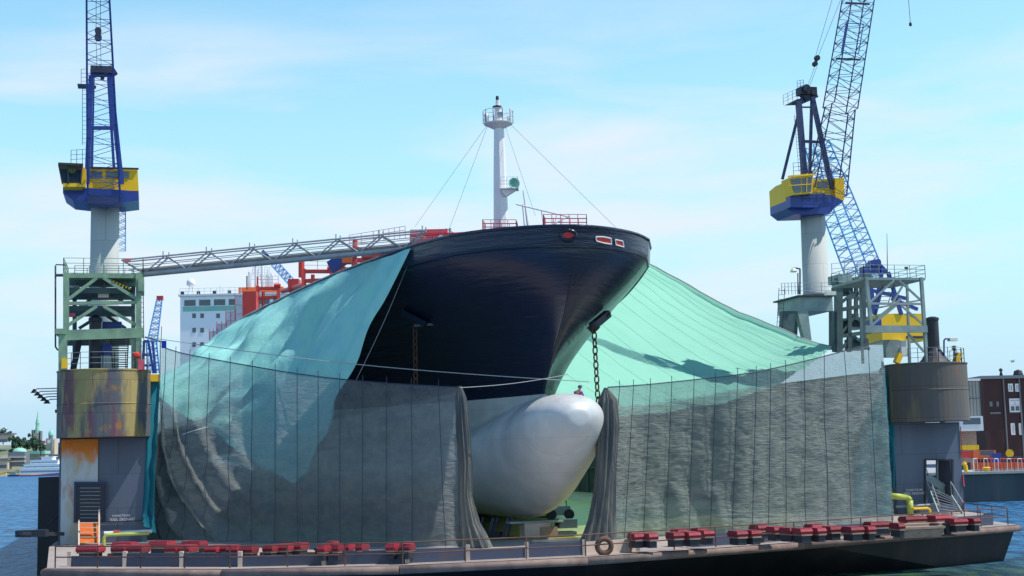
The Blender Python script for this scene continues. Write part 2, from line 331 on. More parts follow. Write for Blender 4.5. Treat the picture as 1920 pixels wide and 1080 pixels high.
# lower hull with bulb
ZB = [(.2, 8.35), (.45, 7.95), (.9, 7.5), (1.6, 6.8), (2.6, 6.0), (4, 5.0), (6, 3.95), (8, 3.35), (10, 3.1), (400, 3.1)]
SH = [(6.3, 10.1), (8, 9.8), (11, 9.2), (16, 8.3), (24, 7.6), (400, 7.6)]
ZT = [(.2, 9.15), (.45, 9.55), (.9, 9.9), (1.5, 10.1), (2.4, 10.22), (4, 10.15), (5.4, 10.02), (6.0, 10.15), (6.3, ZP), (400, ZP)]
AW = [(.2, .55), (.45, .98), (.9, 1.45), (1.6, 1.95), (2.6, 2.35), (4, 2.6), (6, 2.75), (9, 3.5), (14, 4.4), (24, 5.9), (36, 7.8), (50, 11), (70, 14), (400, 14.6)]
tl = [.2, .3, .45, .65, .9, 1.2, 1.6, 2.1, 2.6, 3.2, 3.9, 4.6, 5.2, 5.7, 6.05, 6.31, 6.8, 7.5, 8.5, 10, 12, 14, 17, 20, 24, 29, 36, 45, 60, 90, 150, 215]
def sstep(x, a, b_): x = min(1, max(0, (x - a) / (b_ - a))); return x * x * (3 - 2 * x)
def low(t, q):
    zb, zt, a = interp(ZB, t), interp(ZT, t), interp(AW, t)
    z = zb + (zt - zb) * q
    f = sstep(t, 14, 40)
    zs = (zt if t <= 6.3 else interp(SH, t)); qq = (z - zb) / (zs - zb); pk = .60 - .35 * f
    if qq >= 1: shp = 0
    elif qq > pk: shp = 1 - ((qq - pk) / (1 - pk)) ** 2.2
    else: shp = 1 - (1 - qq / pk) ** (1.75 + 2 * f)
    bul = a * max(0, shp) ** (.5 + .12 * (1 - f) * (qq < pk))
    if t <= 6.3: return bul, z
    wl = interp(WLT, t - 6.3) * (q ** (.5 * (1 - f) + .03))
    return min((max(bul, 0) ** 3 + wl ** 3) ** (1 / 3), 14.6), z
NQ = 30
b = B(); rows = []
for t in tl:
    row = []
    for j in range(NQ + 1):
        q = (1 - math.cos(math.pi * j / NQ)) / 2; h, z = low(t, q); row.append(S(-h, t, z))
    row2 = []
    for j in range(NQ + 1):
        q = (1 + math.cos(math.pi * j / NQ)) / 2; h, z = low(t, q); row2.append(S(h, t, z))
    rows.append(row + row2)
b.grid(rows)
n2 = 2 * (NQ + 1)
b.f.append(list(range(n2)))
# close bottom seam
for i in range(len(tl) - 1): b.f.append([i * n2, (i + 1) * n2, (i + 1) * n2 + n2 - 1, i * n2 + n2 - 1])
lower = b.make('bulbous_bow', M['bulbw'], ship, smooth=True, label='pale grey white bulbous lower bow')
for o_ in (hull, lower):
    import bmesh
    bm = bmesh.new(); bm.from_mesh(o_.data); bmesh.ops.remove_doubles(bm, verts=bm.verts, dist=.004); bmesh.ops.recalc_face_normals(bm, faces=bm.faces); bm.to_mesh(o_.data); bm.free()
    for p in o_.data.polygons: p.use_smooth = True
ssf = lower.modifiers.new('ss', 'SUBSURF'); ssf.levels = 1; ssf.render_levels = 2
# surface lookup on the hull
ow = ORG[ship.name]
HB = BVHTree.FromPolygons([v.co + ow for v in hull.data.vertices], [tuple(p.vertices) for p in hull.data.polygons])
def hit(u, v):
    r = ray(u, v); loc, nrm, i, dist = HB.ray_cast(CAM, r)
    if loc is None: return at(u, v, 85), -ray(u, v)
    if nrm.dot(r) > 0: nrm = -nrm
    return loc, nrm.normalized()
# fairlead openings
def opening(poly_px, frame_r, name):
    pts = []; ns = V((0, 0, 0))
    for (u, v) in poly_px: l, n = hit(u, v); pts.append(l + n * .06); ns += n
    ns.normalize()
    f = B(); f.path(pts + [pts[0]], frame_r, 6); fo = f.make(name, M['offwhite'] if frame_r < .08 else M['navy'], ship)
    c = B(); c.add([p - ns * .01 for p in pts], [tuple(range(len(pts)))]); c.make('recess', M['red'], fo)
el = [(1065 + 14 * math.cos(k * math.pi / 8), 441 + 9.5 * math.sin(k * math.pi / 8)) for k in range(16)]
opening(el, .10, 'panama_fairlead')
opening([(1116, 444), (1130, 444), (1144, 447), (1145, 458), (1132, 456), (1117, 452)], .035, 'mooring_port')
opening([(1152, 449), (1166, 452), (1168, 463), (1153, 459)], .035, 'mooring_port')
# anchor fittings and chains
def chain(u0, v0, v1, name, off, lab, cm='chain'):
    l, n = hit(u0, v0); c = l + n * off; b = B(); k = 0
    zt = c.z; zb_ = at(u0, v1, c.y).z; z = zt
    while z > zb_:
        nn = E if k % 2 else A
        nn = (E * .8 + A * .6) if k % 2 else (A * .8 - E * .6)
        b.torus(c + V((.12 * (zt - z) / 4.6 if u0 > 900 else 0, 0, z - c.z)), nn, .15, .05, 12, 5, (V((0, 0, 1)), 1.75))
        z -= .42; k += 1
    return b.make(name, M[cm], ship, label=lab)
chain(1101, 604, 766, 'anchor_chain', .55, 'port anchor chain hanging clear against the green cover')
chain(785, 605, 722, 'anchor_chain', .4, 'starboard anchor chain in the shade of the hull', 'rust')
l, n = hit(1118, 592)
p, _ = hit(1103, 604); q, _ = hit(1132, 580)
b = B().beam(p + n * .35, q + n * .35, .42, .42); b.tube(p + n * .2, p + n * .7, .3, 10)
b.tube(l - V((0, 0, .1)) + n * .5, l + n * .5 + V((.5, 0, .55)), .06); b.make('anchor_bolster', M['dark'], ship)
p, n = hit(760, 585); q, _ = hit(805, 606)
b = B(); b.beam(p + n * .05, q + n * .12, .8, .35); b.beam(q + n * .2 + V((-.8, 0, 0)), q + n * .2 + V((.8, 0, 0.1)), .16); b.make('anchor_bolster', M['navy'], ship)
# reinforcement band / seam along upper bow
# stem guard line
b = B(); pts = []
for k in range(12):
    z = ZP + .05 + k * .55; pts.append(S(0, stem(z) - .02, z))
b.path(pts, .035, 6); b.make('stem_bar', M['dark'], ship)
# mast
mb = S(-.9, 16.7, 0)
p0 = at(940, 440, 93.0); zb0 = p0.z - 1
mc = V((p0.x, p0.y, zb0))
mast = B(); mast.lathe(mc, [(.50, 0), (.48, 2), (.42, 5), (.33, at(935, 240, 93).z - zb0)], 8).make('mast_column', M['white'], ship)
zpl = at(935, 232, 93).z
ctr = V((at(934, 232, 93).x, 93, zpl)); mcx = ctr
mast_o = B().lathe(V((ctr.x, 93, zpl - .35)), [(.35, 0), (.95, .3), (.98, .36), (0.1, .37)], 12).make('mast_platform', M['white'], ship)
r = B(); ring = [V((ctr.x + math.cos(a) * .98, 93 + math.sin(a) * .98, zpl)) for a in [k * math.pi / 5 for k in range(11)]]
r.rail(ring, .85, .6, 3, .028); r.make('platform_railing', M['white'], mast_o)
top = B(); top.lathe(V((ctr.x, 93, zpl)), [(.34, 0), (.34, .45), (.22, .5), (.22, 1.0), (.28, 1.05), (.28, 1.12), (.14, 1.15), (.14, 1.55), (.03, 1.6)], 10)
top.lathe(V((ctr.x - .75, 92.6, zpl)), [(.16, 0), (.16, .5), (.1, .6)], 8); top.lathe(V((ctr.x + .7, 92.6, zpl)), [(.12, 0), (.12, .4)], 8)
top.make('mast_head', M['white'], mast_o)
B().lathe(V((ctr.x - .02, 93, zpl + 1.6)), [(.09, 0), (.11, .1), (.09, .26)], 8).make('navigation_light', M['dark'], mast_o)
B().lathe(V((ctr.x - .04, 92.62, zpl + 1.02)), [(.3, 0), (.3, .07)], 10).make('lamp_band', M['dark'], mast_o)
B().obox(V((ctr.x + .12, 92.3, zpl + .42)), V((.16, 0, 0)), V((0, .12, 0)), V((0, 0, .16))).make('floodlight', M['grey'], mast_o)
hp = at(958, 352, 92.4)
plh = B().obox(hp + V((-.1, .3, -.06)), V((.6, 0, 0)), V((0, .45, 0)), V((0, 0, .04))).add([hp + V((-.65, 0, -.1)), hp + V((.4, 0, -.1)), hp + V((-.35, 0, -.55)), hp + V((-.65, .5, -.1)), hp + V((.4, .5, -.1)), hp + V((-.35, .5, -.55))], [(0, 1, 2), (3, 5, 4), (0, 2, 5, 3), (1, 4, 5, 2), (0, 3, 4, 1)]).make('horn_platform', M['white'], ship)
B().rail([hp + V((-.65, -.1, 0)), hp + V((.45, -.1, 0)), hp + V((.45, .7, 0))], .7, .35, 3, .02).make('railing', M['white'], plh)
ax = V((.35, -1, -.12)).normalized()
B().lathe(hp + V((.02, .15, .28)), [(.12, 0), (.14, .25), (.22, .45), (.36, .6), (.38, .62), (.3, .58), (.16, .4), (.05, .2)], 16, ax).make('ship_horn', M['copper'], plh, smooth=True)
# stays
def stay(u0, v0, d0, u1, v1, d1, r=.018):
    return B().tube(at(u0, v0, d0), at(u1, v1, d1), r, 4).make('stay_wire', M['cable'], ship)
stay(912, 236, 93, 778, 425, 100, .009); stay(914, 236, 93, 842, 430, 90, .012); stay(946, 234, 93, 1004, 405, 86, .010); stay(955, 231, 93, 1160, 432, 86, .010)
# deck platforms with faded-red railings
def platform(u0, u1, v0, v1, d, nm):
    P0, P1 = at(u0, v1, d), at(u1, v1, d)
    Q0, Q1 = P0 + V((0.15, 1.6, 0)), P1 + V((0.1, 1.6, 0)); h = at(u0, v0, d).z - P0.z
    o = B().rail([P0, P1, Q1, Q0, P0], h, .55, 3, .028).make(nm, M['pink'], ship)
    B().beam((P0 + Q0) / 2 - V((0, 0, .1)), (P1 + Q1) / 2 - V((0, 0, .1)), 1.7, .12).tube(P0 - V((0, 0, 1.2)), P0, .06).tube(P1 - V((0, 0, 1.2)), P1, .06).make('platform_floor', M['pink'], o)
platform(905, 968, 412, 432, 88, 'lookout_platform'); platform(1019, 1100, 402, 424, 84, 'lookout_platform')
# small white davit
b = B(); b.tube(at(991, 428, 86), at(981, 357, 86), .10, 8, .04); b.tube(at(984, 428, 86.5), at(980, 383, 86.5), .05); b.tube(at(968, 383, 86), at(1068, 407, 84), .045); b.tube(at(1015, 394, 85), at(1019, 425, 85), .03); b.tube(at(1068, 405, 84), at(1030, 424, 84), .04); b.tube(at(1044, 400, 85), at(1040, 424, 85), .03)
b.make('davit', M['white'], ship)
# red windlass house and gear at the starboard shoulder
b = B(); p, q = at(770, 457, 92), at(862, 440, 90); b.obox((p + q) / 2 + V((0, 1, 0)), V(((q.x - p.x) / 2, 0, 0)), V((0, .8, 0)), V((0, 0, .42)))
b.obox(at(805, 436, 92), V((1.2, 0, 0)), V((0, .6, 0)), V((0, 0, .12)));  b.make('windlass_house', M['pink'], ship)
b = B(); 
for u in range(776, 905, 18): b.tube(at(u, 458 - (u - 776) * .18, 88), at(u, 440 - (u - 776) * .05, 88), .05, 5)
b.tube(at(776, 442, 88), at(905, 434, 86), .05, 5); b.make('bulwark_stanchions', M['red'], ship)
B().lathe(at(827, 447, 87), [(.16, -.1), (.2, 0), (.2, .15)], 12, V((0, -1, 0))).make('mooring_roller', M['offwhite'], ship)
b = B().tube(at(842, 455, 87), at(844, 428, 87), .08).tube(at(836, 428, 87), at(850, 436, 87), .04); b.make('bollard_post', M['grey'], ship)
# red deck frames amidships
def frame(u0, v0, u1, d, vb, name='hose_frame'):
    b = B(); w = .42
    P = lambda u, v: at(u, v, d)
    b.beam(P(u0, v0 + 3), P(u0, vb), w, w); b.beam(P(u1, v0 + 10), P(u1, vb), w, w); b.beam(P(u0 - 2, v0 + 8), P(u1 + 2, v0 + 8), w * .9, w * .9)
    b.tube(P(u0, v0 - 14), P(u0, v0 + 4), .12); b.tube(P((u0 + u1) / 2 - 9, v0 + 14), P((u0 + u1) / 2 - 9, vb), .22)
    b.beam(P(u0 + 4, v0 + 26), P(u1 - 2, v0 + 24), .4)
    b.tube(P(u1 - 8, v0 + 3), P(u1 + 4, v0 + 3), .3)
    b.rail([P(u0, v0 + 4), P(u1, v0 + 4)], 1.3, 1.2, 3, .03)
    return b.make(name, M['red'], ship)
frame(569, 501, 622, 150, 560); frame(483, 533, 522, 178, 600); frame(636, 497, 668, 138, 540); frame(664, 480, 694, 124, 530)
for (c_, hx, hz_, yy) in ((at(552, 536, 160), .6, .7, .8), (at(470, 572, 175), .8, 1.6, .8), (at(713, 478, 110), 1.4, .25, .6), (at(668, 470, 110), .25, .25, .4)): B().obox(c_, V((hx, 0, 0)), V((0, yy, 0)), V((0, 0, hz_))).make('valve_housing', M['red'], ship)
for (a_, c_, r_) in ((at(666, 448, 110), at(664, 500, 110), .2), (at(565, 488, 150), at(565, 520, 150), .3), (at(530, 546, 170), at(570, 534, 150), .28), (at(622, 520, 150), at(645, 505, 138), .3)): B().tube(a_, c_, r_, 10).make('cargo_pipe', M['red'], ship)
b = B().obox(at(634, 492, 130), V((.75, .0, .5)), V((0, .8, 0)), V((-.2, 0, .45))); b.make('winch_cover', M['blue'], ship)
B().obox(at(653, 484, 128), V((.5, 0, 0)), V((0, .6, 0)), V((0, 0, .5))).make('winch_housing', M['orange'], ship)
b = B(); b.rail([at(655, 462, 112), at(700, 455, 112), at(760, 446, 108)], .9, .8, 3, .025); b.make('walkway_railing', M['pink'], ship)
# accommodation block
b = B(); d = 280
pL, pR = at(338, 556, d), at(640, 556, d); zt = pL.z
xs = (pL.x, pR.x); b.wbox(xs[0], xs[1], d, d + 14, 17, zt - .0)
acc = b.make('accommodation_block', M['white2'], ship)
B().wbox(xs[0] - .3, xs[1] + .3, d - .5, d + 14.2, zt, zt + .35).make('bridge_roof', M['white'], acc)
z1, z2 = at(380, 574, d).z, at(380, 561, d).z
B().wbox(xs[0] + .5, xs[1] - .5, d - .03, d + .2, z1 - 1, z1 - .02).make('green_band', M['copper'], acc)
for i in range(8):
    x = xs[0] + .8 + i * 2.9; B().wbox(x, x + 2.2, d - .06, d + .1, z1 + .1, z2 - .1).make('bridge_window', M['glass'], acc)
for (u, v) in [(364, 592), (379, 592), (409, 592), (364, 619), (379, 619), (364, 646), (379, 646), (409, 619)]:
    p = at(u, v, d); B().wbox(p.x - .35, p.x + .35, d - .06, d + .1, p.z - .45, p.z + .45).make('window', M['glass'], acc)
B().rail([V((xs[0], d - .3, zt + .3)), V((xs[0] + 12, d - .3, zt + .3))], 1.2, 1.2, 2, .05).make('roof_railing', M['white'], acc)
p = at(358, 556, d + 2); dome = B().lathe(V((p.x, d + 2, zt + 2.4)), [(.15, -.2), (.75, -.1), (.9, .4), (.75, .95), (.35, 1.2), (.02, 1.3)], 14).make('satellite_dome', M['white'], acc, smooth=True)
b = B(); 
for dx in (-.8, .8): b.tube(V((p.x + dx, d + 2, zt)), V((p.x + dx * .2, d + 2, zt + 2.4)), .12)
b.make('dome_support', M['white'], dome)
for u in (342, 372, 402, 430): q = at(u, 553, d); B().wbox(q.x - .3, q.x + .3, d - .2, d + .3, zt + .35, zt + 1.0).make('searchlight', M['dark'], acc)
q = at(413, 548, d); B().tube(V((q.x, d, zt)), V((q.x, d, zt + 2)), .1).make('aerial', M['white'], acc)
# funnel block with masts
p = at(447, 556, 295); q = at(530, 537, 295)
fun = B().wbox(p.x, q.x, 295, 302, p.z - 6, q.z).make('funnel_casing', M['orange'], ship)
b = B(); 
for u, v in ((468, 510), (480, 498), (492, 492), (503, 505), (509, 512)): b.tube(at(u, 540, 297), at(u, v, 297), .35 if u < 500 else .2)
b.rail([at(468, 528, 297), at(510, 528, 297)], 1.5, 1.2, 3, .08); b.rail([at(474, 515, 297), at(506, 515, 297)], 1.5, 1.2, 3, .08); b.obox(at(505, 530, 296), V((.9, 0, 0)), V((0, .5, 0)), V((0, 0, 1.2)))
b.make('funnel_mast', M['offwhite'], fun)
b = B().obox(at(463, 530, 294), V((.12, 0, 0)), V((0, .1, 0)), V((0, 0, 1.4))); b.make('exhaust_pipe', M['dark'], fun)
# sheeted scaffold beside the ship
scf = thing('scaffold', at(430, 650, 200), 'stepped scaffold wrapped in pale sheeting with red poles left of the ship', 'scaffold')
for (u0, u1, v0, v1) in ((441, 470, 556, 640), (424, 442, 585, 655), (407, 425, 608, 660), (393, 408, 622, 670)):
    P = lambda u, v: at(u, v, 200)
    o = B().add([P(u0, v0), P(u1, v0 - 2), P(u1, v1), P(u0, v1)], [(0, 1, 2, 3)]).make('sheeting', M['sheet'], scf)
    b = B()
    for u in (u0, (u0 + u1) / 2, u1): b.tube(P(u, v0 - 5) - V((0, .2, 0)), P(u, v1) - V((0, .2, 0)), .06, 4)
    b.make('pole', M['pink'], scf)
    for v in range(v0, v1, 16): B().tube(P(u0, v) - V((0, .3, 0)), P(u1, v) - V((0, .3, 0)), .06, 4).make('ledger', M['grey'], scf)

# ================================================================ covers
def noisy(p, s): return noise.noise(p * s)
def tarp(name, label, tops, bots, m, sag, folds, nu=90, nv=46, group=None):
    rows = []; T = []; Bt = []
    n = len(tops) - 1
    def pick(lst, f):
        x = f * n; i = min(n - 1, int(x)); k = x - i
        p0, p1, p2, p3 = lst[max(0, i - 1)], lst[i], lst[i + 1], lst[min(n, i + 2)]
        return .5 * ((2 * p1) + (p2 - p0) * k + (2 * p0 - 5 * p1 + 4 * p2 - p3) * k * k + (3 * p1 - p0 - 3 * p2 + p3) * k ** 3)
    for j in range(nu + 1):
        f = j / nu; a, b_ = pick(tops, f), pick(bots, f); row = []
        for i in range(nv + 1):
            g = i / nv; p = a.lerp(b_, g); d = folds(f, g, p)
            nrm = V((0, -1, 0))
            row.append(p + V((0, 0, -sag * math.sin(math.pi * g))) + V((-.75, -.35, .55)) * d)
        rows.append(row)
    return B().grid(rows).make(name, m, smooth=True, label=label, category='tarpaulin')
tops = [S(-hb(t, zrim(t)) - .12, t, zrim(t) - .15) for t in (7.7, 11.5, 16, 21, 27, 34, 44, 60, 90, 140, 200)]
bots = [at(543, 902, 87.5), at(455, 852, 90), at(400, 806, 92), at(350, 782, 93), at(300, 745, 95), at(285, 730, 97), at(283, 722, 100), at(282, 715, 105), at(281, 715, 120), at(281, 718, 160), at(281, 722, 215)]  # hindmost columns added out of sight to block light under the cover
def fl(f, g, p):
    q = f * 34 + g * 3.0 + 1.6 * noisy(V((f * 7, g * 2, 0)), 1)
    a = .52 * (abs(math.sin(q)) ** .8 - .5) * min(1, .25 + 3 * g) + .2 * math.sin(q * 2.3 + g * 4) * g
    return (a + .35 * noisy(V((f * 24, g * 5, 0)), 1) + .45 * noisy(V((f * 7, g * 2.5, 4)), 1)) * min(1, 6 * g + .15)
tarp('tarpaulin', 'mint cover with painted blue shade draped down from the left side of the bow', tops, bots, M['tarpL'], .9, fl, 150, 60)
# right roof cover
tops = [S(hb(t, zrim(t)) + .1, t, zrim(t) - .1 - max(0, t - 40) * .004) for t in (11.5, 16, 24, 36, 52, 75, 105, 140, 175)]
wl = [(8.5, 14.5), (13, 13.3), (19, 12.2), (30, 11), (46, 10.6), (70, 10.6), (100, 10.6), (135, 10.6), (170, 10.6)]
bots = [D(25.4, b_, z_) for b_, z_ in wl]
def fr(f, g, p):
    return 0.0
def roof_right():
    rows = []; n = len(tops) - 1; nu, nv = 120, 40
    for j in range(nu + 1):
        f = (j / nu) ** 1.3; x = f * n; i = min(n - 1, int(x)); k = x - i
        a, b_ = tops[i].lerp(tops[i + 1], k), bots[i].lerp(bots[i + 1], k)
        row = []
        for q in range(nv + 1):
            g = q / nv; p = a.lerp(b_, g)
            z = -.7 * math.sin(math.pi * g) * (1 if j > 2 else .6) + .10 * noisy(p, .5) + .22 * noisy(p, .15) + .05 * math.sin(f * 300)
            row.append(p + V((0, 0, z)))
        rows.append(row)
    return rows
B().grid(roof_right()).make('tarpaulin', M['tarpR'], smooth=True, label='bright mint green cover stretched from the bow to the right dock wall', category='tarpaulin')
bigR = bpy.data.objects['tarpaulin.001'] if 'tarpaulin.001' in bpy.data.objects else None
b = B()
rr = roof_right()
for i in range(3, 110, 6): B().path([p - V((0, 0, .05)) for p in rr[i][::3]], .010, 4).make('seam_line', M['copper2'], bigR)
B().path([p + V((0, 0, .03)) for p in rr[0][::2]], .05, 6).make('edge_rope', M['rope'], bigR)
# dust nets
def curtain(name, label, tp, bp, m, side, nu=150, nv=90):
    n = len(tp) - 1
    def pick(lst, f):
        x = f * n; i = min(n - 1, int(x)); k = x - i
        p0, p1, p2, p3 = lst[max(0, i - 1)], lst[i], lst[i + 1], lst[min(n, i + 2)]
        return .5 * ((2 * p1) + (p2 - p0) * k + (2 * p0 - 5 * p1 + 4 * p2 - p3) * k * k + (3 * p1 - p0 - 3 * p2 + p3) * k ** 3)
    BT = [atz(u, v, DECK + .05) for (u, v) in bp]
    TP = [at(u, v, BT[i].y + .2) for i, (u, v) in enumerate(tp)]
    rows = []; cols = []
    nrm0 = None
    for j in range(nu + 1):
        f = j / nu; a, b_ = pick(TP, f), pick(BT, f); row = []
        f2 = min(1, f + .01); tg = (pick(BT, f2) - b_) if f < 1 else tg
        nrm = V((tg.y, -tg.x, 0)).normalized()
        for i in range(nv + 1):
            g = i / nv; p = a.lerp(b_, g)
            w = min(1, g * 3) 
            x = (p - TP[0]).length
            cell = math.sin(math.pi * ((f * side['n']) % 1))
            d = side['bulge'] * cell * w + .09 * noisy(V((f * 22, g * 7, side['s'])), 1) * w + .05 * noisy(V((f * 60, g * 50, 3)), 1) * w + .05 * noisy(V((f * 45, g * 80, 9)), 1) * w
            d += side['fold'](f, g) * w
            row.append(p + nrm * d)
        rows.append(row); cols.append([a.lerp(b_, i / nv) + nrm * (.12 + .35 * side['fold'](f, i / nv)) for i in range(nv + 1)])
    o = B().grid(rows).make(name, m, smooth=True, label=label, category='dust net')
    at_ = o.data.color_attributes.new('double', 'FLOAT_COLOR', 'POINT')
    k = 0
    for j in range(nu + 1):
        for i in range(nv + 1):
            f, g = j / nu, i / nv
            e = side['edge'](f) + .012 * noisy(V((f * 30, 0, 0)), 1); q = sstep(g, e - .008, e + .008) * side['thin'](f, g)
            at_.data[k].color = (q, q, q, 1); k += 1
    ns = side['n']
    for s_ in range(1, ns):
        j = round(nu * s_ / ns); nr = V((0, -.06, 0))
        B().path([cols[j][0] + V((0, 0, .35))] + [cols[j][i] + nr for i in range(0, nv + 1, 5)], .024, 4).make('seam_cord', M['cable'], o)
    B().path([r_[0] for r_ in rows[::3]] + [rows[-1][0]], .035, 5).make('head_rope', M['cable'], o)
    return o, rows
def foldL(f, g):
    a = max(0, 1 - f * 2.0) * min(1, g * 1.6)
    return a * .55 * math.sin((f * 3.2 - .95 * g * g) * 19) + .40 * max(0, g - .55) * math.sin(f * 45 - g * 6)
def foldR(f, g):
    return .16 * max(0, 1 - abs(f - .2 - .2 * g) * 5) * sstep(g, .5, .8) * math.sin((f - g * .22) * 60) + .25 * max(0, 1 - abs(f - .86 + .15 * g) * 8) * math.sin((f + g * .15) * 50)
cl, rl = curtain('dust_net', 'grey see-through net hung across the left half of the dock mouth', [(303, 650), (345, 663), (435, 680), (540, 698), (640, 711), (750, 720), (862, 726)],
        [(287, 1008), (330, 1010), (430, 1014), (540, 1017), (640, 1020), (750, 1023), (882, 1026)], M['netL'], dict(n=15, s=1.0, bulge=.07, fold=foldL, thin=lambda f, g: 1, edge=lambda f: .30 + .1 * f if f < .5 else .35 - (f - .5) * .66))
cr, rr_ = curtain('dust_net', 'olive grey net hung across the right half of the dock mouth', [(1140, 726), (1200, 722), (1300, 712), (1400, 700), (1470, 686), (1560, 664), (1655, 638)],
        [(1112, 1016), (1185, 1007), (1290, 1002), (1390, 999), (1470, 993), (1570, 985), (1676, 975)], M['net'], dict(n=15, s=5.0, bulge=.13, fold=foldR, thin=lambda f, g: 1 - .8 * sstep(f, 1 - .125 * sstep(g, .10, .6) - .004, 1 - .125 * sstep(g, .10, .6) + .004), edge=lambda f: .115 + .02 * math.sin(f * 9) + (.12 * max(0, f - .7))))  # right end opened up past the tower shadow's edge, imitating that shade
# gathered edges
def bundle(label, pts, parent, turns=11):
    rows = []; K = 40
    for i in range(31):
        g = i / 30; x = g * (len(pts) - 1); k = min(len(pts) - 2, int(x)); f = x - k
        c = pts[k][0].lerp(pts[k + 1][0], f); w = pts[k][1] * (1 - f) + pts[k + 1][1] * f
        row = []
        for a in range(K + 1):
            t = 2 * math.pi * (a % K) / K; rr0 = w * (1 + .28 * math.sin(turns * t + g * 2.5) + .22 * noisy(V((math.cos(t) * 2, math.sin(t) * 2, g * 3)), 1))
            row.append(c + V((math.cos(t) * rr0, math.sin(t) * rr0 * .7, 0)))
        rows.append(row)
    return B().grid(rows).make('gathered_edge', M['bundle'], parent, smooth=True, label=label)
yl = rl[-1][0].y - .1; P = lambda u, v, w: (at(u, v, yl), w)
bundle('net gathered into a hanging bundle at the left net edge', [P(862, 724, .08), P(864, 745, .22), P(868, 800, .3), P(873, 870, .32), P(872, 930, .3), P(880, 980, .42), P(893, 1026, .75)], cl)
yr = rr_[0][0].y - .1; P = lambda u, v, w: (at(u, v, yr), w)
bundle('net gathered into a thick bundle at the right net edge', [P(1136, 727, .08), P(1140, 750, .4), P(1140, 800, .52), P(1137, 870, .48), P(1133, 930, .5), P(1128, 975, .58), P(1122, 1017, .85)], cr)
# cables across the bow
def rope(u0, v0, d0, u1, v1, d1, sagp, lab, r=.022, m='rope'):
    a, b_ = at(u0, v0, d0), at(u1, v1, d1); pts = [a.lerp(b_, k / 16) - V((0, 0, sagp * math.sin(math.pi * k / 16))) for k in range(17)]
    return B().path(pts, r, 5).make('stretched_rope', M[m], label=lab, category='rope')
rope(275, 632, 90, 1105, 716, 78, .35, 'pale rope stretched from the left gantry across the dark hull', .024)
rope(862, 727, 76, 1065, 702, 77, .12, 'short pale rope running from the left net corner to the ship stem', .02)
rope(775, 470, 83.2, 668, 712, 82.4, .25, 'rope hanging along the front edge of the left cover', .015, 'grey')
# ================================================================ floating dock
dock = thing('floating_dock', D(0, 60, 0), 'rust streaked floating dock with a broad end deck and two drum ended side walls', 'floating dock')
edge_px = [(88, 1066), (420, 1067), (750, 1060), (1100, 1044), (1500, 1016), (1905, 984)]
edge = [atz(u, v, DECK) for u, v in edge_px]
back = [D(31.3, -2, DECK), D(31.3, 190, DECK), D(-31.3, 190, DECK), D(-31.3, -2, DECK)]
cornR = edge[-1] + V((-1.2, 9, 0)); cornR = atz(1822, 972, DECK)
poly = edge + [cornR] + back
B().add(poly, [tuple(range(len(poly)))]).make('deck_plating', M['deck'], dock)
# floor of the dock between the walls (algae)
q0 = [atz(905, 1003, DECK + .012), atz(1150, 1000, DECK + .012)]
B().add([V((q0[0].x, 83, DECK + .012)), V((q0[1].x + 12, 84.5, DECK + .012)), D(25, 185, DECK + .012), D(-25, 185, DECK + .012), V((-14, 86, DECK + .012))], [(0, 1, 2, 3, 4)]).make('dock_floor', M['dockfloor'], dock)
ctr = V((2, 100, 0))
def inward(p, k): d = V((ctr.x - p.x, ctr.y - p.y, 0)).normalized(); return p + d * k
sd = B(); pl = poly; INS = [5] * (len(edge) - 1) + [1.2, 1.2] + [1] * 6
for (i_, p), q in zip(enumerate(pl), pl[1:] + pl[:1]):
    sd.add([p + V((0, 0, -.02)), q + V((0, 0, -.02)), inward(V((q.x, q.y, -1)), INS[(i_ + 1) % len(pl)]), inward(V((p.x, p.y, -1)), INS[i_])], [(0, 1, 2, 3)])
sd.make('pontoon_side', M['hullside'], dock)
b = B(); fpts = [p + V((0, 0, -.20)) for p in edge + [cornR]]
fpts2 = [V((p.x, p.y, p.z)) - (inward(p, 1) - p) * .15 for p in fpts]
for p, q in zip(fpts2, fpts2[1:]):
    n_ = max(2, int((q - p).length / 1.2)); rows = []
    b.tube(p, q, .19, 12)
b.tube(fpts2[0], fpts2[0] + V((-1.0, 7, 0)), .19, 12)
b.make('rubbing_strake', M['fender'], dock, smooth=True)
lp = [fpts2[0] + V((-1.0, 7, 0)) + V((0, 0, .3))]
# rails along the edge
b = B(); re = [inward(p, .45) for p in edge + [cornR]]
re2 = []
for p, q in zip(re, re[1:]):
    n_ = max(1, round((q - p).length / 2.6))
    for k in range(n_): re2.append(p.lerp(q, k / n_))
re2.append(re[-1])
rl_t = thing('deck_railing', re2[len(re2) // 2], 'thin brown railing running along the whole front edge of the dock deck', 'railing')
for p in re2: B().tube(p, p + V((0, 0, 1.02)), .035, 5).make('post', M['rust'], rl_t)
for h in (.5, 1.0): B().path([p + V((0, 0, h)) for p in re2], .032, 5).make('rail', M['rust'], rl_t)
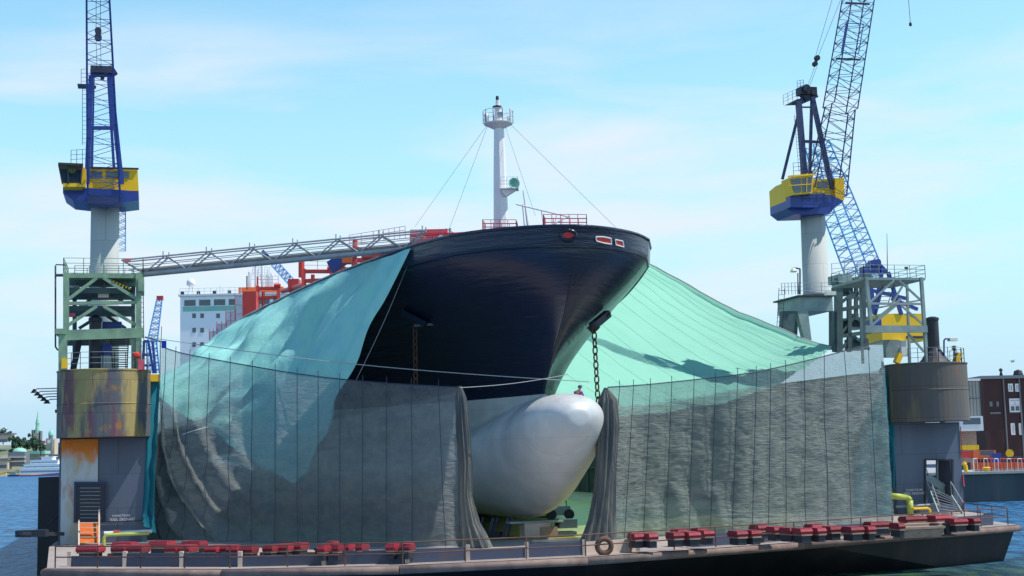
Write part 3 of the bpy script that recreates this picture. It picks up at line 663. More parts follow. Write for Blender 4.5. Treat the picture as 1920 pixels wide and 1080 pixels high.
# low panels behind the rail
kp = [inward(p, 1.25) for p in edge]
k = 0
segs = []
for p, q in zip(kp, kp[1:]):
    n_ = max(1, round((q - p).length / 3.4))
    for i in range(n_): segs.append((p.lerp(q, i / n_), p.lerp(q, (i + 1) / n_)))
for i, (p, q) in enumerate(segs):
    if i % 11 == 9: continue
    d_ = (q - p).normalized(); h = .62 if i % 3 else .5
    m_ = [M['kick'], M['kick'], M['kick2'], M['kick'], M['cream'], M['kick2']][(i * 7 + 2) % 6] if i > 6 else M['kick']
    B().obox((p + q) / 2 + V((0, 0, h / 2)), (q - p) * .47, V((-d_.y, d_.x, 0)) * .04, V((0, 0, h / 2))).make('kick_panel', m_, dock)
b = B()
for i, (p, q) in enumerate(segs): b.obox(p + V((0, 0, .35)), V((.09, 0, 0)), V((0, .12, 0)), V((0, 0, .36)))
b.make('panel_posts', M['cream'], dock)
# bright strip of the deck edge plate seen between the nets
B().beam(V((.8, 80.2, DECK + .08)), V((5.2, 80.8, DECK + .08)), .5, .12).make('sill_plate', M['cream'], dock)
# mooring bollards and a fairlead ring on the edge
bol = None
def bollard(u, v, i):
    p = atz(u, v, DECK); t = thing('mooring_bollard', p, ORDB[i], 'bollard', 'bollards on the dock edge')
    for dx in (-.35, .35):
        B().lathe(p + V((dx, 0, 0)), [(.19, 0), (.19, .55), (.25, .58), (.25, .68), (.1, .7)], 12).make('post', M['dark'], t)
    B().obox(p + V((0, 0, .04)), V((.7, 0, 0)), V((0, .3, 0)), V((0, 0, .04))).make('base_plate', M['rust'], t)
ORDB = ['dark twin bollard on the deck edge below the middle of the left net', 'dark twin bollard on the deck edge below the right end of the right net', 'dark twin bollard at the far right bend of the deck edge']
bollard(612, 1054, 0); bollard(1632, 1010, 1); bollard(1765, 1005, 2)
b = B(); p = atz(1133, 1040, DECK); b.torus(p + V((0, -.2, .42)), V((.15, -1, 0)), .34, .13, 20, 8)
b.make('fairlead_ring', M['rust'], smooth=True, label='round rusty fairlead ring standing on the deck edge right of the bulb', category='fairlead')

# side walls with drums
def wall(sg, drm, lab):
    s0 = sg * 28.3; w = B().dbox(s0 - 2.62, s0 + 2.62, .3, 180, DECK - .4, 8.5)
    o = w.make('side_wall', M['panel'], dock, label=lab)
    B().dbox(s0 - 2.62, s0 + 2.62, .35, 180, 8.5, 12.3).make('upper_wall', M['dark'], o)
    B().lathe(D(s0, 0, 8.55), [(2.78, 0), (2.8, .03), (2.8, 2.0), (2.83, 2.02), (2.8, 2.05), (2.8, 4.0), (2.84, 4.02), (2.84, 4.1), (2.78, 4.12)], 48).make('drum', drm, o, smooth=False, label='rust stained cylindrical drum on top of the wall end')
    return o
WL = wall(-1, M['drumL'], 'left side wall end with bare rusty strip and slate blue face')
# right one with a doorway: pieces around the hole
s0 = 28.3
def zsb(u, v, b_): p = dk(PB(u, v, b_)); return p[0], p[2]
hs0, hz1 = zsb(1735, 862, .3); hs1, hz0 = zsb(1786, 945, .3)
fr0 = B().dbox(s0 - 2.62, hs0, .3, 2.2, DECK - .4, 8.5).dbox(hs1, s0 + 2.62, .3, 2.2, DECK - .4, 8.5).dbox(hs0, hs1, .3, 2.2, hz1, 8.5).dbox(hs0, hs1, .3, 2.2, DECK - .4, hz0)
WR = fr0.make('side_wall', M['panel'], dock, label='right side wall end with an open doorway seen through')
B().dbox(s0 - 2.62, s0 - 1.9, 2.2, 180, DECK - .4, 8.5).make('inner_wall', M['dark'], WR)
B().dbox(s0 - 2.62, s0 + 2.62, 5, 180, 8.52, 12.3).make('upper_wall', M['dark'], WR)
B().lathe(D(s0, 0, 8.55), [(2.83, 0), (2.85, .03), (2.85, 2.2), (2.88, 2.22), (2.85, 2.25), (2.85, 4.0), (2.9, 4.02), (2.9, 4.1), (2.83, 4.12)], 48).make('drum', M['drumR'], WR, label='grey and ochre stained cylindrical drum on top of the wall end')
b = B()
for (u0, v0, u1, v1) in ((1735, 862, 1786, 862), (1735, 862, 1735, 945), (1786, 862, 1786, 945)): b.beam(PB(u0, v0, .27), PB(u1, v1, .27), .14, .10)
b.make('door_frame', M['dark'], WR)
b = B(); b.beam(PB(1757, 862, 1.2), PB(1757, 905, 1.2), .14).beam(PB(1772, 862, 1.6), PB(1772, 905, 1.6), .08); b.beam(PB(1736, 893, 1.2), PB(1768, 915, 1.2), .35, .5); b.pbox(1757, 905, 1772, 925, 1.1, 1.3)
b.make('doorway_bracing', M['ggrey'], WR)
B().pbox(1802, 800, 1804.5, 850, .2, .3).pbox(1805.5, 890, 1808, 905, .2, .3).pbox(1806.5, 905, 1809, 912, .2, .3).pbox(1808, 940, 1810, 965, .2, .3).make('draught_marks', M['pink'], WR)
# left panel details
l0, lz = zsb(117, 830, .25); l1, _ = zsb(184, 830, .25)
B().dbox(l0 - .05, l1, .12, .28, DECK, 8.48).make('bare_steel_strip', M['rustpanel'], WL, label='rust streaked pale grey strip')
b = B().pbox(139, 905, 199, 978, .04, .12); dr = b.make('dark_door_slab', M['dark'], WL)  # flat slab in front of the wall, dark colour stands for recess shade
b = B()
for u in (141, 199): b.beam(PB(u, 903, 0), PB(u, 980, 0), .10)
b.beam(PB(139, 905, 0), PB(201, 905, 0), .12).make('door_frame', M['dblue'], dr)
b = B()
for v in range(915, 978, 7): b.beam(PB(150, v, .02), PB(188, v, .02), .03)
b.make('rung', M['grey'], dr)
B().beam(PB(185, 979, .22), PB(268, 976, .22), .05, .06).make('ledge', M['dark'], WL)
# stencilled lettering
def letters(txt, u0, v0, u1, bpl, parent, wid):
    cu = bpy.data.curves.new('lettering', 'FONT'); cu.body = txt; cu.size = 1
    o = bpy.data.objects.new('lettering_tmp', cu); COL.objects.link(o)
    bpy.context.view_layer.update(); dg = bpy.context.evaluated_depsgraph_get(); me = bpy.data.meshes.new_from_object(o.evaluated_get(dg)); bpy.data.objects.remove(o)
    xs = [v.co.x for v in me.vertices]; a_, c_ = min(xs), max(xs)
    p, q = PB(u0, v0, bpl), PB(u1, v0, bpl); k = (dk(q)[0] - dk(p)[0]) / (c_ - a_)
    b = B(); b.add([D(dk(p)[0] + (v.co.x - a_) * k, bpl, p.z + v.co.y * k * wid) for v in me.vertices], [tuple(f.vertices) for f in me.polygons]); bpy.data.meshes.remove(me)
    return b.make('lettering', M['white'], parent)
letters('CHARCTEURE', 210, 969, 244, .24, WL, 1.0); letters('FESSEL ZIEGENART', 206, 977, 253, .24, WL, 1.25)
letters('CHARCTEURE', 1699, 921, 1730, .24, WR, 1.0); letters('FESSEL ZIEGENART', 1695, 928, 1734, .24, WR, 1.25)
# dark end wall, added to keep the view through the dock dark
B().dbox(-25.6, 25.6, 175, 176, DECK, 11.8).make('added_end_wall', M['dark'], dock)
b = B()
for i in range(40): bb = 8 + i * 4.2; b.dbox(25.55, 25.68, bb, bb + .25, DECK, 12)
for z in (5, 8, 10.5): b.dbox(25.4, 25.68, 3, 178, z, z + .2)
b.make('wall_stiffeners', M['dgreen'], WR)
# stairs on the right, ladder on the left
t = thing('steel_stair', PB(1775, 966, -.6), 'steel stairway leaning against the open doorway of the right wall', 'stairs')
p0a, p1a = PB(1762, 968, -2.4), PB(1738, 905, -.1); p0b, p1b = PB(1808, 968, -2.4), PB(1784, 930, -.5)
B().beam(p0a, p1a, .08, .2).make('stringer', M['ggrey'], t); B().beam(p0b, p1b, .08, .2).make('stringer', M['ggrey'], t)
for i in range(9): f = i / 9; B().beam(p0a.lerp(p1a, f), p0b.lerp(p1b, f), .2, .04).make('step', M['grey'], t)
b = B().path([p0a + V((0, 0, .9)), p1a + V((0, 0, 1.0))], .03).path([p0b + V((0, 0, .9)), p1b + V((0, 0, 1.0))], .03)
for f in (0, .5, 1): b.tube(p0a.lerp(p1a, f), p0a.lerp(p1a, f) + V((0, 0, .95)), .025, 4).tube(p0b.lerp(p1b, f), p0b.lerp(p1b, f) + V((0, 0, .95)), .025, 4)
b.make('handrail', M['grey'], t)
t = thing('steel_ladder', PB(167, 1022, -3), 'pale ladder with orange rusted treads in front of the left wall door', 'ladder')
for u in (148, 186): B().beam(PB(u, 1022, -2.6), PB(u, 975 - (20 if u > 150 else 0), -1.2), .09).make('rail', M['cream'], t)
b = B()
for v in range(980, 1020, 9): b.beam(PB(150, v, -2.0), PB(184, v, -2.0), .05)
b.make('rung', M['cream'], t)
B().add([PB(150, 980, -1.3), PB(185, 980, -1.3), PB(185, 1018, -2.2), PB(150, 1018, -2.2)], [(0, 1, 2, 3)]).make('tread_plate', M['rustpatch'], t)
# pipes
B().path([PB(195, 1000, -2), PB(285, 996, -2)], .11, 8).make('deck_pipe', M['offwhite'], label='pale horizontal pipe across the foot of the left wall', category='pipe')
B().path([PB(188, 1024, -2.6), PB(195, 1024, -2.6), PB(195, 1008, -2.6), PB(200, 1003, -2.6), PB(280, 1000, -2.6)], .1, 8).make('deck_pipe', M['ylgreen'], label='thin yellow green bent pipe at the foot of the left wall', category='pipe')
B().obox(PB(219, 998.5, -2.1), E * .16, A * .14, V((0, 0, .14))).make('pipe_coupling', M['pink'], label='small red coupling on the pale pipe by the left wall', category='coupling')
B().path([PB(1668, 930, -1.6), PB(1700, 932, -1.6), PB(1706, 938, -1.6), PB(1707, 966, -1.6)], .22, 10).make('deck_pipe', M['ylgreen'], smooth=True, label='thick yellow green bent pipe beside the right net corner', category='pipe')
B().path([PB(1712, 954, -2), PB(1740, 953, -2), PB(1744, 957, -2), PB(1744, 964, -2)], .09, 8).make('deck_pipe', M['yellow'], label='small yellow bent pipe by the right stairway', category='pipe')
B().path([PB(1680, 950, -1.2), PB(1762, 946, -1.2)], .09, 8).make('deck_pipe', M['grey'], label='pale straight pipe along the foot of the right wall', category='pipe')
# teal strips beside the walls
def strip(name_lab, pts, w):
    rows = []
    for j in range(41):
        g = j / 40; x = g * (len(pts) - 1); i = min(len(pts) - 2, int(x)); f = x - i
        a_ = pts[i][0].lerp(pts[i + 1][0], f); c_ = pts[i][1].lerp(pts[i + 1][1], f); row = []
        for q in range(13):
            h = q / 12; row.append(a_.lerp(c_, h) + V((0, .18 * math.sin(h * 9 + g * 4) + .15 * noisy(V((h * 3, g * 12, 2)), 1), 0)))
        rows.append(row)
    B().grid(rows).make('tarpaulin', M['teal'], smooth=True, label=name_lab, category='tarpaulin')
strip('narrow teal tarpaulin strip hanging beside the left dock wall', [(PB(272, 714, .5), PB(300, 712, .5)), (PB(268, 850, .3), PB(294, 850, .3)), (PB(266, 965, .2), PB(290, 965, .2)), (PB(270, 985, -.5), PB(292, 1000, -.5))], 1)
strip('dark teal sheet cut as a shadow behind the lower right corner of the right net', [(at(1650, 690, 96), at(1660, 690, 96)), (at(1622, 790, 96), at(1664, 790, 96)), (at(1600, 870, 96), at(1668, 870, 96)), (at(1596, 966, 96), at(1672, 964, 96))], 1)  # teal cloth widened along the tower shadow's diagonal, which it stands in for
strip('narrow teal tarpaulin strip hanging beside the right dock wall', [(PB(1652, 672, .4), PB(1660, 690, .4)), (PB(1656, 800, .3), PB(1676, 800, .3)), (PB(1664, 914, .2), PB(1678, 916, .2))], 1)
B().pbox(272, 702, 300, 715, 0, 1.2).make('equipment_box', M['yellow'], label='yellow box on top of the teal strip by the left drum', category='box')
B().pbox(303, 639, 312, 652, 0.4, .7).make('net_corner_patch', M['bluetarp'], label='small blue plastic patch at the top left corner of the left net', category='plastic sheet')
B().tube(PB(300, 720, 0), PB(301, 640, 0), .05).make('net_pole', M['grey'], label='thin pole holding the outer corner of the left net', category='pole')
# dark fender pile at far left with gangplank
b = B(); pz = at(72, 895, 93); pq = at(116, 1020, 93); b.wbox(pz.x, pq.x, 93, 96, -.5, pz.z).make('fender_pile', M['hullside'], label='dark steel box pile standing in the water left of the dock', category='pile')
b = B(); a0, a1 = at(38, 1000, 86), at(116, 1001, 88); b.beam(a0, a1, .6, .22); b.tube(at(74, 997, 88), at(116, 962, 90), .06); b.obox(at(60, 1000, 86.5), V((.9, 0, 0)), V((0, .3, 0)), V((0, 0, .2)))
b.make('boarding_plank', M['dark'], label='dark plank sticking out over the water at the left wall', category='plank')
# outrigger lamps on the left drum
for i in range(5):
    v = 728 + i * 5; u = 62 + i * 6
    t = thing('outrigger_lamp', PB(114, v, 0), ['topmost', 'second from top', 'middle', 'fourth from top', 'lowest'][i] + ' of the five thin lamp arms left of the rusty drum', 'lamp', 'lamp arms on the left drum')
    B().path([PB(114, v, 0), PB(u + 8, v + 1, 0), PB(u + 3, v + 4, 0)], .035, 5).make('arm', M['grey'], t)
    B().lathe(PB(u + 2, v + 5, 0), [(.05, .12), (.22, -.12)], 10).make('lamp_shade', M['dark'], t)
B().obox(PB(108, 771, 0), E * .15, A * .1, V((0, 0, .1))).tube(PB(108, 772, 0), PB(114, 774, 0), .04).make('wall_lamp', M['dark'], label='single small lamp low on the left side of the left drum', category='lamp')

# ================================================================ gantries
def seg(P, pts, w, name, m, par):
    b = B()
    for (u0, v0, u1, v1, bb) in pts: b.beam(PB(u0, v0, bb), PB(u1, v1, bb), w)
    return b.make(name, m, par)
def gantry(G, cols, m, m2, bf, bb, base_label):
    pass
g = thing('access_tower', PB(190, 695, 1), 'pale green steel access tower standing on the left rusty drum', 'access tower')
f_, k_ = -1.6, 3.2
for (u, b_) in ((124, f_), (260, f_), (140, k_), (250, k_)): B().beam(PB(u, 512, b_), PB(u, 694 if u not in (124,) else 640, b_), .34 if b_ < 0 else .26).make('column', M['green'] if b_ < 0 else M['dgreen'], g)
pl_ = B().dbox(dk(PB(118, 512, f_))[0], dk(PB(268, 512, f_))[0], f_, k_, PB(190, 521, f_).z, PB(190, 513, f_).z).make('platform', M['green'], g)
b = B(); sL, sR = dk(PB(119, 512, f_))[0], dk(PB(268, 512, f_))[0]; zt = PB(190, 513, f_).z
b.rail([D(sL, f_, zt), D(sR, f_, zt), D(sR, k_, zt), D(sL, k_, zt), D(sL, f_, zt)], .95, 1.2, 3, .028).make('railing', M['green'], pl_)
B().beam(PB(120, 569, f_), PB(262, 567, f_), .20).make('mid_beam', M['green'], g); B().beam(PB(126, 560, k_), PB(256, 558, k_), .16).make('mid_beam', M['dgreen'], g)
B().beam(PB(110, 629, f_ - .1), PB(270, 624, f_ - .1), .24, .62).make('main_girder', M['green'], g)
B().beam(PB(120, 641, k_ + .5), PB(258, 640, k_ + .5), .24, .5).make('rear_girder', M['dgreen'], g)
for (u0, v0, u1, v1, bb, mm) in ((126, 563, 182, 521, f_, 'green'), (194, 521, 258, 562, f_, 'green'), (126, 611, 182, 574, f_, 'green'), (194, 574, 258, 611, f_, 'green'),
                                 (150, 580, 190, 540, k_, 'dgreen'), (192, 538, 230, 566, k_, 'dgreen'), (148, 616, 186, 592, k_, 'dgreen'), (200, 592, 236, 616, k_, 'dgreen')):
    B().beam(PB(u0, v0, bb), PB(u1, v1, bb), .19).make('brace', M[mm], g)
# inner platforms
for (v, th) in ((528, .25), (556, .35), (588, .3)):
    p_ = PB(190, v, 1)
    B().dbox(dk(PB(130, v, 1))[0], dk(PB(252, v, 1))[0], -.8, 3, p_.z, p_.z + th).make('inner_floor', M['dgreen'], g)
b = B()
for v in (556, 525): 
    b.rail([PB(140, v, 0), PB(250, v, 0)], .9, 1.0, 3, .03)
b.make('inner_railing', M['ggrey'], g)
B().pbox(126, 535, 148, 552, 1.2, 2).pbox(148, 568, 166, 584, 1.2, 2).make('cabinet', M['offwhite'], g)
B().pbox(184, 550, 204, 558, -.6, -.4).make('sign_board', M['cream'], g)
B().pbox(127, 587, 141, 594, -1.2, -1).make('red_sign', M['pink'], g)
b = B()
for i in range(7): u = 205 + i * 6; v = 525 + i * 2.6; b.beam(PB(u, v, -1.2), PB(u + 3.2, v + 1.4, -1.2), .14, .14)
b.make('warning_stripe', M['yellow'], g); B().beam(PB(204, 526, -1.1), PB(250, 545, -1.1), .13, .13).make('warning_bar', M['dark'], g)
B().pbox(259, 520, 270, 546, f_ - .6, .4).make('junction_box', M['green'], g)
B().ladder(PB(264, 690, .2), PB(262, 545, .2), .42, E, .3, .03).make('ladder', M['dark'], g)
B().path([PB(104, 498, -1), PB(104, 650, -1), PB(107, 655, -1), PB(112, 657, -1)], .06, 6).tube(PB(104, 496, -1), PB(126, 497, -1), .04).tube(PB(104, 516, -1), PB(120, 516, -1), .09).make('drain_pipe', M['dgreen'], g)
B().pbox(104, 616, 124, 626, -2, 0).make('bracket_box', M['green'], g)
B().add([PB(242, 632, f_), PB(264, 632, f_), PB(257, 662, f_), PB(262, 694, f_), PB(246, 694, f_), PB(251, 668, f_)], [(0, 1, 2, 3, 4, 5)]).make('leg_gusset', M['green'], g)
B().beam(PB(118, 632, f_), PB(118, 694, f_), .5).make('leg', M['green'], g)
B().beam(PB(152, 636, .8), PB(140, 692, .8), .2).beam(PB(146, 640, 0.8), PB(134, 692, 0.8), .16).make('leg_brace', M['dark'], g)
# fittings on the left drum top
B().lathe(PB(178, 696, -.2), [(.36, 0), (.36, 3.05), (.42, 3.1), (.42, 3.3), (.3, 3.35), (.1, 3.5)], 14).make('exhaust_stack', M['dark'], label='black exhaust stack on the left drum inside the green tower', category='stack')
B().pbox(187, 645, 209, 665, 0, .9).make('control_cabinet', M['blue'], label='bright blue cabinet beside the black stack on the left drum', category='cabinet')
B().pbox(192, 603, 228, 616, 1, 2).make('control_cabinet', M['blue'], label='blue box under the inner floor of the green tower', category='cabinet')
t = thing('stair_flight', PB(222, 694, 1), 'dark stair flight with many treads behind the green tower legs', 'stairs')
b = B()
for i in range(14): v = 636 + i * 4.3; b.beam(PB(208, v, .6), PB(240, v, .6), .25, .05)
b.make('tread', M['dark'], t); B().beam(PB(207, 634, .6), PB(212, 694, .6), .07).beam(PB(241, 634, .6), PB(238, 694, .6), .07).make('stringer', M['rust'], t)
b = B(); zt = 12.68
ang = [math.radians(a) for a in range(180, 361, 15)]
b.rail([D(-28.3 + 2.65 * math.cos(a), 2.65 * math.sin(a), zt) for a in ang], 1.0, .9, 3, .025).make('drum_railing', M['grey'], label='thin grey railing around the top of the left drum', category='railing')
b = B(); b.rail([D(28.3 + 2.7 * math.cos(a), 2.7 * math.sin(a), zt) for a in [math.radians(a) for a in range(215, 381, 15)]], 1.0, .9, 3, .025).make('drum_railing', M['grey'], label='thin grey railing around the top of the right drum', category='railing')
B().obox(PB(121, 682, -1.8), E * .17, A * .2, V((0, 0, .3))).make('drum_fitting', M['yellow'], label='yellow fitting at the left rim of the left drum', category='fitting')
B().obox(PB(265, 684, -1.8), E * .2, A * .2, V((0, 0, .32))).make('drum_fitting', M['pink'], label='faded red box at the right rim of the left drum', category='fitting')
B().lathe(PB(256, 668, -1.9), [(.1, -.1), (.25, 0), (.25, .15), (.1, .25)], 10).make('drum_fitting', M['red'], label='round red fitting above the right rim of the left drum', category='fitting')

# right access tower
g = thing('access_tower', PB(1690, 680, 1), 'grey green steel access tower beside the right crane with cross braced bays', 'access tower')
f_, k_ = -.8, 4.2
for (u0, u1, b_) in ((1624, 1634, f_), (1727, 1738, f_), (1612, 1618, k_), (1700, 1706, k_)): B().beam(PB(u0, 520, b_), PB(u1, 618 if u0 == 1624 else 682, b_), .22 if b_ < 0 else .16).make('column', M['ggrey'], g)
zz0, zz1 = PB(1690, 525, f_).z, PB(1690, 520.5, f_).z; sL, sR = dk(PB(1620, 520, f_))[0], dk(PB(1735, 520, f_))[0]
pl_ = B().dbox(sL, sR, f_, k_, zz0, zz1).make('platform', M['ggrey'], g)
B().rail([D(sL, f_, zz1), D(sR, f_, zz1), D(sR, k_, zz1), D(sL, k_, zz1), D(sL, f_, zz1)], .9, 1.2, 3, .028).make('railing', M['ggrey'], pl_)
B().beam(PB(1628, 569, f_), PB(1732, 570, f_), .16).make('mid_beam', M['ggrey'], g); B().beam(PB(1640, 578, k_), PB(1730, 562, k_), .12).make('mid_beam', M['ggrey'], g)
B().beam(PB(1622, 617, f_ - .1), PB(1738, 617, f_ - .1), .2, .5).make('main_girder', M['ggrey'], g)
for (u0, v0, u1, v1, bb) in ((1632, 566, 1676, 526, f_), (1686, 526, 1731, 567, f_), (1634, 610, 1680, 573, f_), (1690, 573, 1734, 611, f_), (1705, 628, 1733, 660, f_), (1672, 570, 1696, 530, k_), (1640, 600, 1690, 560, k_)):
    B().beam(PB(u0, v0, bb), PB(u1, v1, bb), .13).make('brace', M['ggrey'], g)
B().ladder(PB(1655, 568, 2), PB(1668, 528, 2), .9, E, .33, .04).make('ladder', M['dgreen'], g)
B().pbox(1697, 500, 1703, 505, f_, f_ + .1).make('red_sign', M['rust'], g)
B().tube(PB(1664, 520, 0), PB(1663, 438, 0), .04, 5, .015).make('whip_aerial', M['dark'], g)
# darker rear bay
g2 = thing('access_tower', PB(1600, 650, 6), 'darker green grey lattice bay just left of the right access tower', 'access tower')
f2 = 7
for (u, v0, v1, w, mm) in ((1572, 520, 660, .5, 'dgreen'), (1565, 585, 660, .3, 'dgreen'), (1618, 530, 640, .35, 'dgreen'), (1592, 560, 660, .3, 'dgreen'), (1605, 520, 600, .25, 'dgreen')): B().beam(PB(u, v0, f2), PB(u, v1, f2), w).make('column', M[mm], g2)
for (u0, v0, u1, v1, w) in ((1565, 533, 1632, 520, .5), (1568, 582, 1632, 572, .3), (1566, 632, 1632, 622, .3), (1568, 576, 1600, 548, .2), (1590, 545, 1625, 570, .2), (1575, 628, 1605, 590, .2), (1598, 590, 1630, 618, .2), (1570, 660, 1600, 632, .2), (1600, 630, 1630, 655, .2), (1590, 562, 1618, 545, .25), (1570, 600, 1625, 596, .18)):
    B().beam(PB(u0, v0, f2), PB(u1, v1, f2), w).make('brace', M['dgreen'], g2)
B().pbox(1572, 514, 1598, 530, 6.6, 8.4).make('cabin_box', M['ggrey'], g2)
B().pbox(1596, 588, 1612, 618, 7.5, 8.2).make('tank', M['offwhite'], g2)
B().rail([PB(1560, 514, 6.5), PB(1632, 508, 6.5)], .8, 1.2, 2, .03).make('railing', M['grey'], g2)
B().pbox(1550, 546, 1568, 553, 6.2, 6.6).make('lamp_box', M['lamp'], g2)
for q_ in ((1575, 535, 1600, 552), (1600, 598, 1618, 612), (1574, 600, 1590, 630), (1600, 634, 1628, 655)): B().pbox(*q_, 7.3, 8.8).make('plant_box', M['dgreen'], g2)
# things on the right drum
B().lathe(D(dk(PB(1752, 672, -.3))[0], -.3, 12.65), [(1.25, 0), (.9, .35), (.45, 1.1), (.42, 1.2), (.42, 3.1), (.47, 3.15), (.47, 3.3), (.2, 3.4)], 16).make('exhaust_stack', M['dark'], label='black tapering exhaust stack on the right drum', category='stack')
for i, (u, lab) in enumerate(((1684, 'yellow fitting at the left rim of the right drum'), (1795, 'yellow fitting at the right rim of the right drum'))):
    B().obox(PB(u, 672, -.9), (E + V((0, 0, -.5))).normalized() * .18, A * .22, (V((0, 0, 1)) + E * .5).normalized() * .36).make('drum_fitting', M['yellow'], label=lab, category='fitting')
t = thing('deck_floodlight', PB(1770, 676, -1), 'curved neck floodlight beside the black stack on the right drum', 'lamp')
B().path([PB(1770, 676, -1), PB(1770, 638, -1), PB(1773, 635, -1), PB(1782, 635, -1)], .06, 6).make('pole', M['blue'], t)
B().obox(PB(1786, 637, -1), E * .3, A * .2, V((0, 0, .1))).make('lamp_head', M['lamp'], t)
t = thing('valve_mast', PB(1788, 676, -1), 'short finned mast at the right rim of the right drum', 'mast')
B().tube(PB(1789, 676, -1), PB(1789, 648, -1), .07).lathe(PB(1789, 656, -1), [(.1, 0), (.22, .05), (.1, .15), (.2, .25), (.05, .3)], 8).make('mast_body', M['dgreen'], t)
B().pbox(1660, 637, 1688, 670, .5, .9).make('plant_cabinet', M['ggrey'], label='grey green cabinet under the right access tower', category='cabinet')
B().pbox(1690, 650, 1702, 668, .2, .6).make('plant_cabinet', M['offwhite'], label='pale narrow cabinet under the yellow crane house at right', category='cabinet')
# crane portal at right
g = thing('crane_portal', D(27.5, 17, 12.4), 'grey four legged portal carrying the right crane column', 'crane portal')
bf = 14.5
B().pbox(1500, 556, 1562, 583, bf, bf + 4.4).make('portal_girder', M['ggrey'], g)
B().pbox(1497, 553, 1564, 556, bf - .3, bf + 4.7).make('portal_deck', M['dark'], g)
def legp(us, bb, mm):
    vs = [(us[0], 583), (us[1], 583), (us[3], 660 if us[3] < 1500 else 655), (us[2], 660 if us[3] < 1500 else 655)]
    B().prism([PB(u, v, bb) for u, v in vs], A * .6).make('leg', M[mm], g)
legp((1468, 1492, 1463, 1483), bf, 'dgreen'); legp((1495, 1515, 1513, 1524), bf, 'ggrey'); legp((1493, 1497, 1486, 1494), bf + 4, 'dgreen'); legp((1560, 1570, 1560, 1572), bf + 2, 'dgreen')
B().rail([PB(1466, 552, bf + 4.5), PB(1498, 552, bf - .2), PB(1562, 552, bf - .2)], .95, .9, 3, .03).make('railing', M['grey'], g)
B().ladder(PB(1460, 650, bf), PB(1466, 540, bf), .5, E, .35, .03).make('ladder', M['dark'], g)
t = thing('deck_floodlight', PB(1497, 552, bf), 'double post floodlight on the right crane portal', 'lamp')
B().path([PB(1500, 552, bf - .4), PB(1500, 504, bf - .4), PB(1488, 502, bf - .4)], .07, 6).path([PB(1496, 552, bf - .4), PB(1496, 512, bf - .4)], .05, 6).make('pole', M['dgreen'], t)
B().lathe(PB(1488, 508, bf - .5), [(.12, .25), (.3, 0), (.26, -.1)], 10).make('lamp_head', M['lamp'], t)

# ================================================================ gangway bridge
g = thing('gangway_bridge', at(520, 480, 88), 'long grey tubular truss gangway from the green tower to the ship deck', 'gangway')
def GW(u, v, off=0.0):                      # the bridge runs from depth 89 to 84
    k = (u - 235) / (830 - 235); return at(u, v, 89 - 5 * k) + V((0, off, 0))
def topv(u): return 487 + (u - 235) * (432 - 487) / (795 - 235)
def botv(u): return 514 + (u - 262) * (462 - 514) / (800 - 262)
for off in (0, .9):
    B().tube(GW(228, topv(228), off), GW(795, topv(795), off), .055 if off == 0 else .045, 8).make('top_chord', M['grey'], g)
    B().tube(GW(258, botv(258), off), GW(800, botv(800), off), .12 if off == 0 else .08, 10).make('bottom_chord', M['grey'], g)
b = B(); n_ = 40
b.add([GW(262, botv(262) - 5, .1), GW(800, botv(800) - 5, .1), GW(800, botv(800) - 5, 0.8), GW(262, botv(262) - 5, 0.8), GW(262, botv(262) - 9, .1), GW(800, botv(800) - 9, .1), GW(800, botv(800) - 9, 0.8), GW(262, botv(262) - 9, 0.8)],
      [(0, 1, 2, 3), (4, 5, 6, 7), (0, 1, 5, 4), (3, 2, 6, 7), (0, 3, 7, 4), (1, 2, 6, 5)]).make('walkway', M['wood'], g)
for fr_ in (.36, .66):
    B().tube(GW(240, topv(240) * (1 - fr_) + botv(240) * fr_, .1), GW(798, topv(798) * (1 - fr_) + botv(798) * fr_, .1), .03, 5).tube(GW(240, topv(240) * (1 - fr_) + botv(240) * fr_, 0.8), GW(798, topv(798) * (1 - fr_) + botv(798) * fr_, 0.8), .025, 5).make('handrail', M['grey'], g)
nodes_u = [228 + i * 81 for i in range(8)]
for i, u in enumerate(nodes_u):
    for du in (-40, 42):
        u2 = u + du
        if 262 <= u2 <= 830: B().tube(GW(u, topv(u)), GW(u2, botv(min(u2, 800))), .042, 6).tube(GW(u, topv(u), .9), GW(u2, botv(min(u2, 800)), .9), .05, 6).make('diagonal', M['grey'], g)
    if i: B().tube(GW(u - 3, topv(u)), GW(u - 3, topv(u) - 9), .04, 5).tube(GW(u + 2, topv(u), .8), GW(u + 2, topv(u) - 10, .8), .04, 5).tube(GW(u, topv(u)), GW(u, topv(u), .9), .04).make('lamp_stub', M['grey'], g)
B().pbox(233, 485, 245, 490, -2, -1.9).make('warning_plate', M['pink'], g)

# ================================================================ cranes
def strut(b, p, q, w): return b.beam(p, q, w)
# --- right crane
bR = 17.2; cR = PB(1531, 553, bR); cR = D(dk(cR)[0], bR, PB(1531, 555, bR).z)
c = thing('dock_crane', cR, 'right yellow and blue slewing crane with boom leaning right on a grey column', 'crane')
zt = PB(1530, 400, bR).z
B().lathe(cR, [(1.14, 0), (1.14, .2), (1.10, .25), (1.02, zt - cR.z)], 32).make('column', M['conc'], c, smooth=True)
B().lathe(V((cR.x - .3, cR.y, zt - .05)), [(1.15, 0), (1.45, .35), (1.5, .7)], 24).make('slewing_ring', M['dark'], c)
b = B(); P = lambda u, v, b_=bR: PB(u, v, b_)
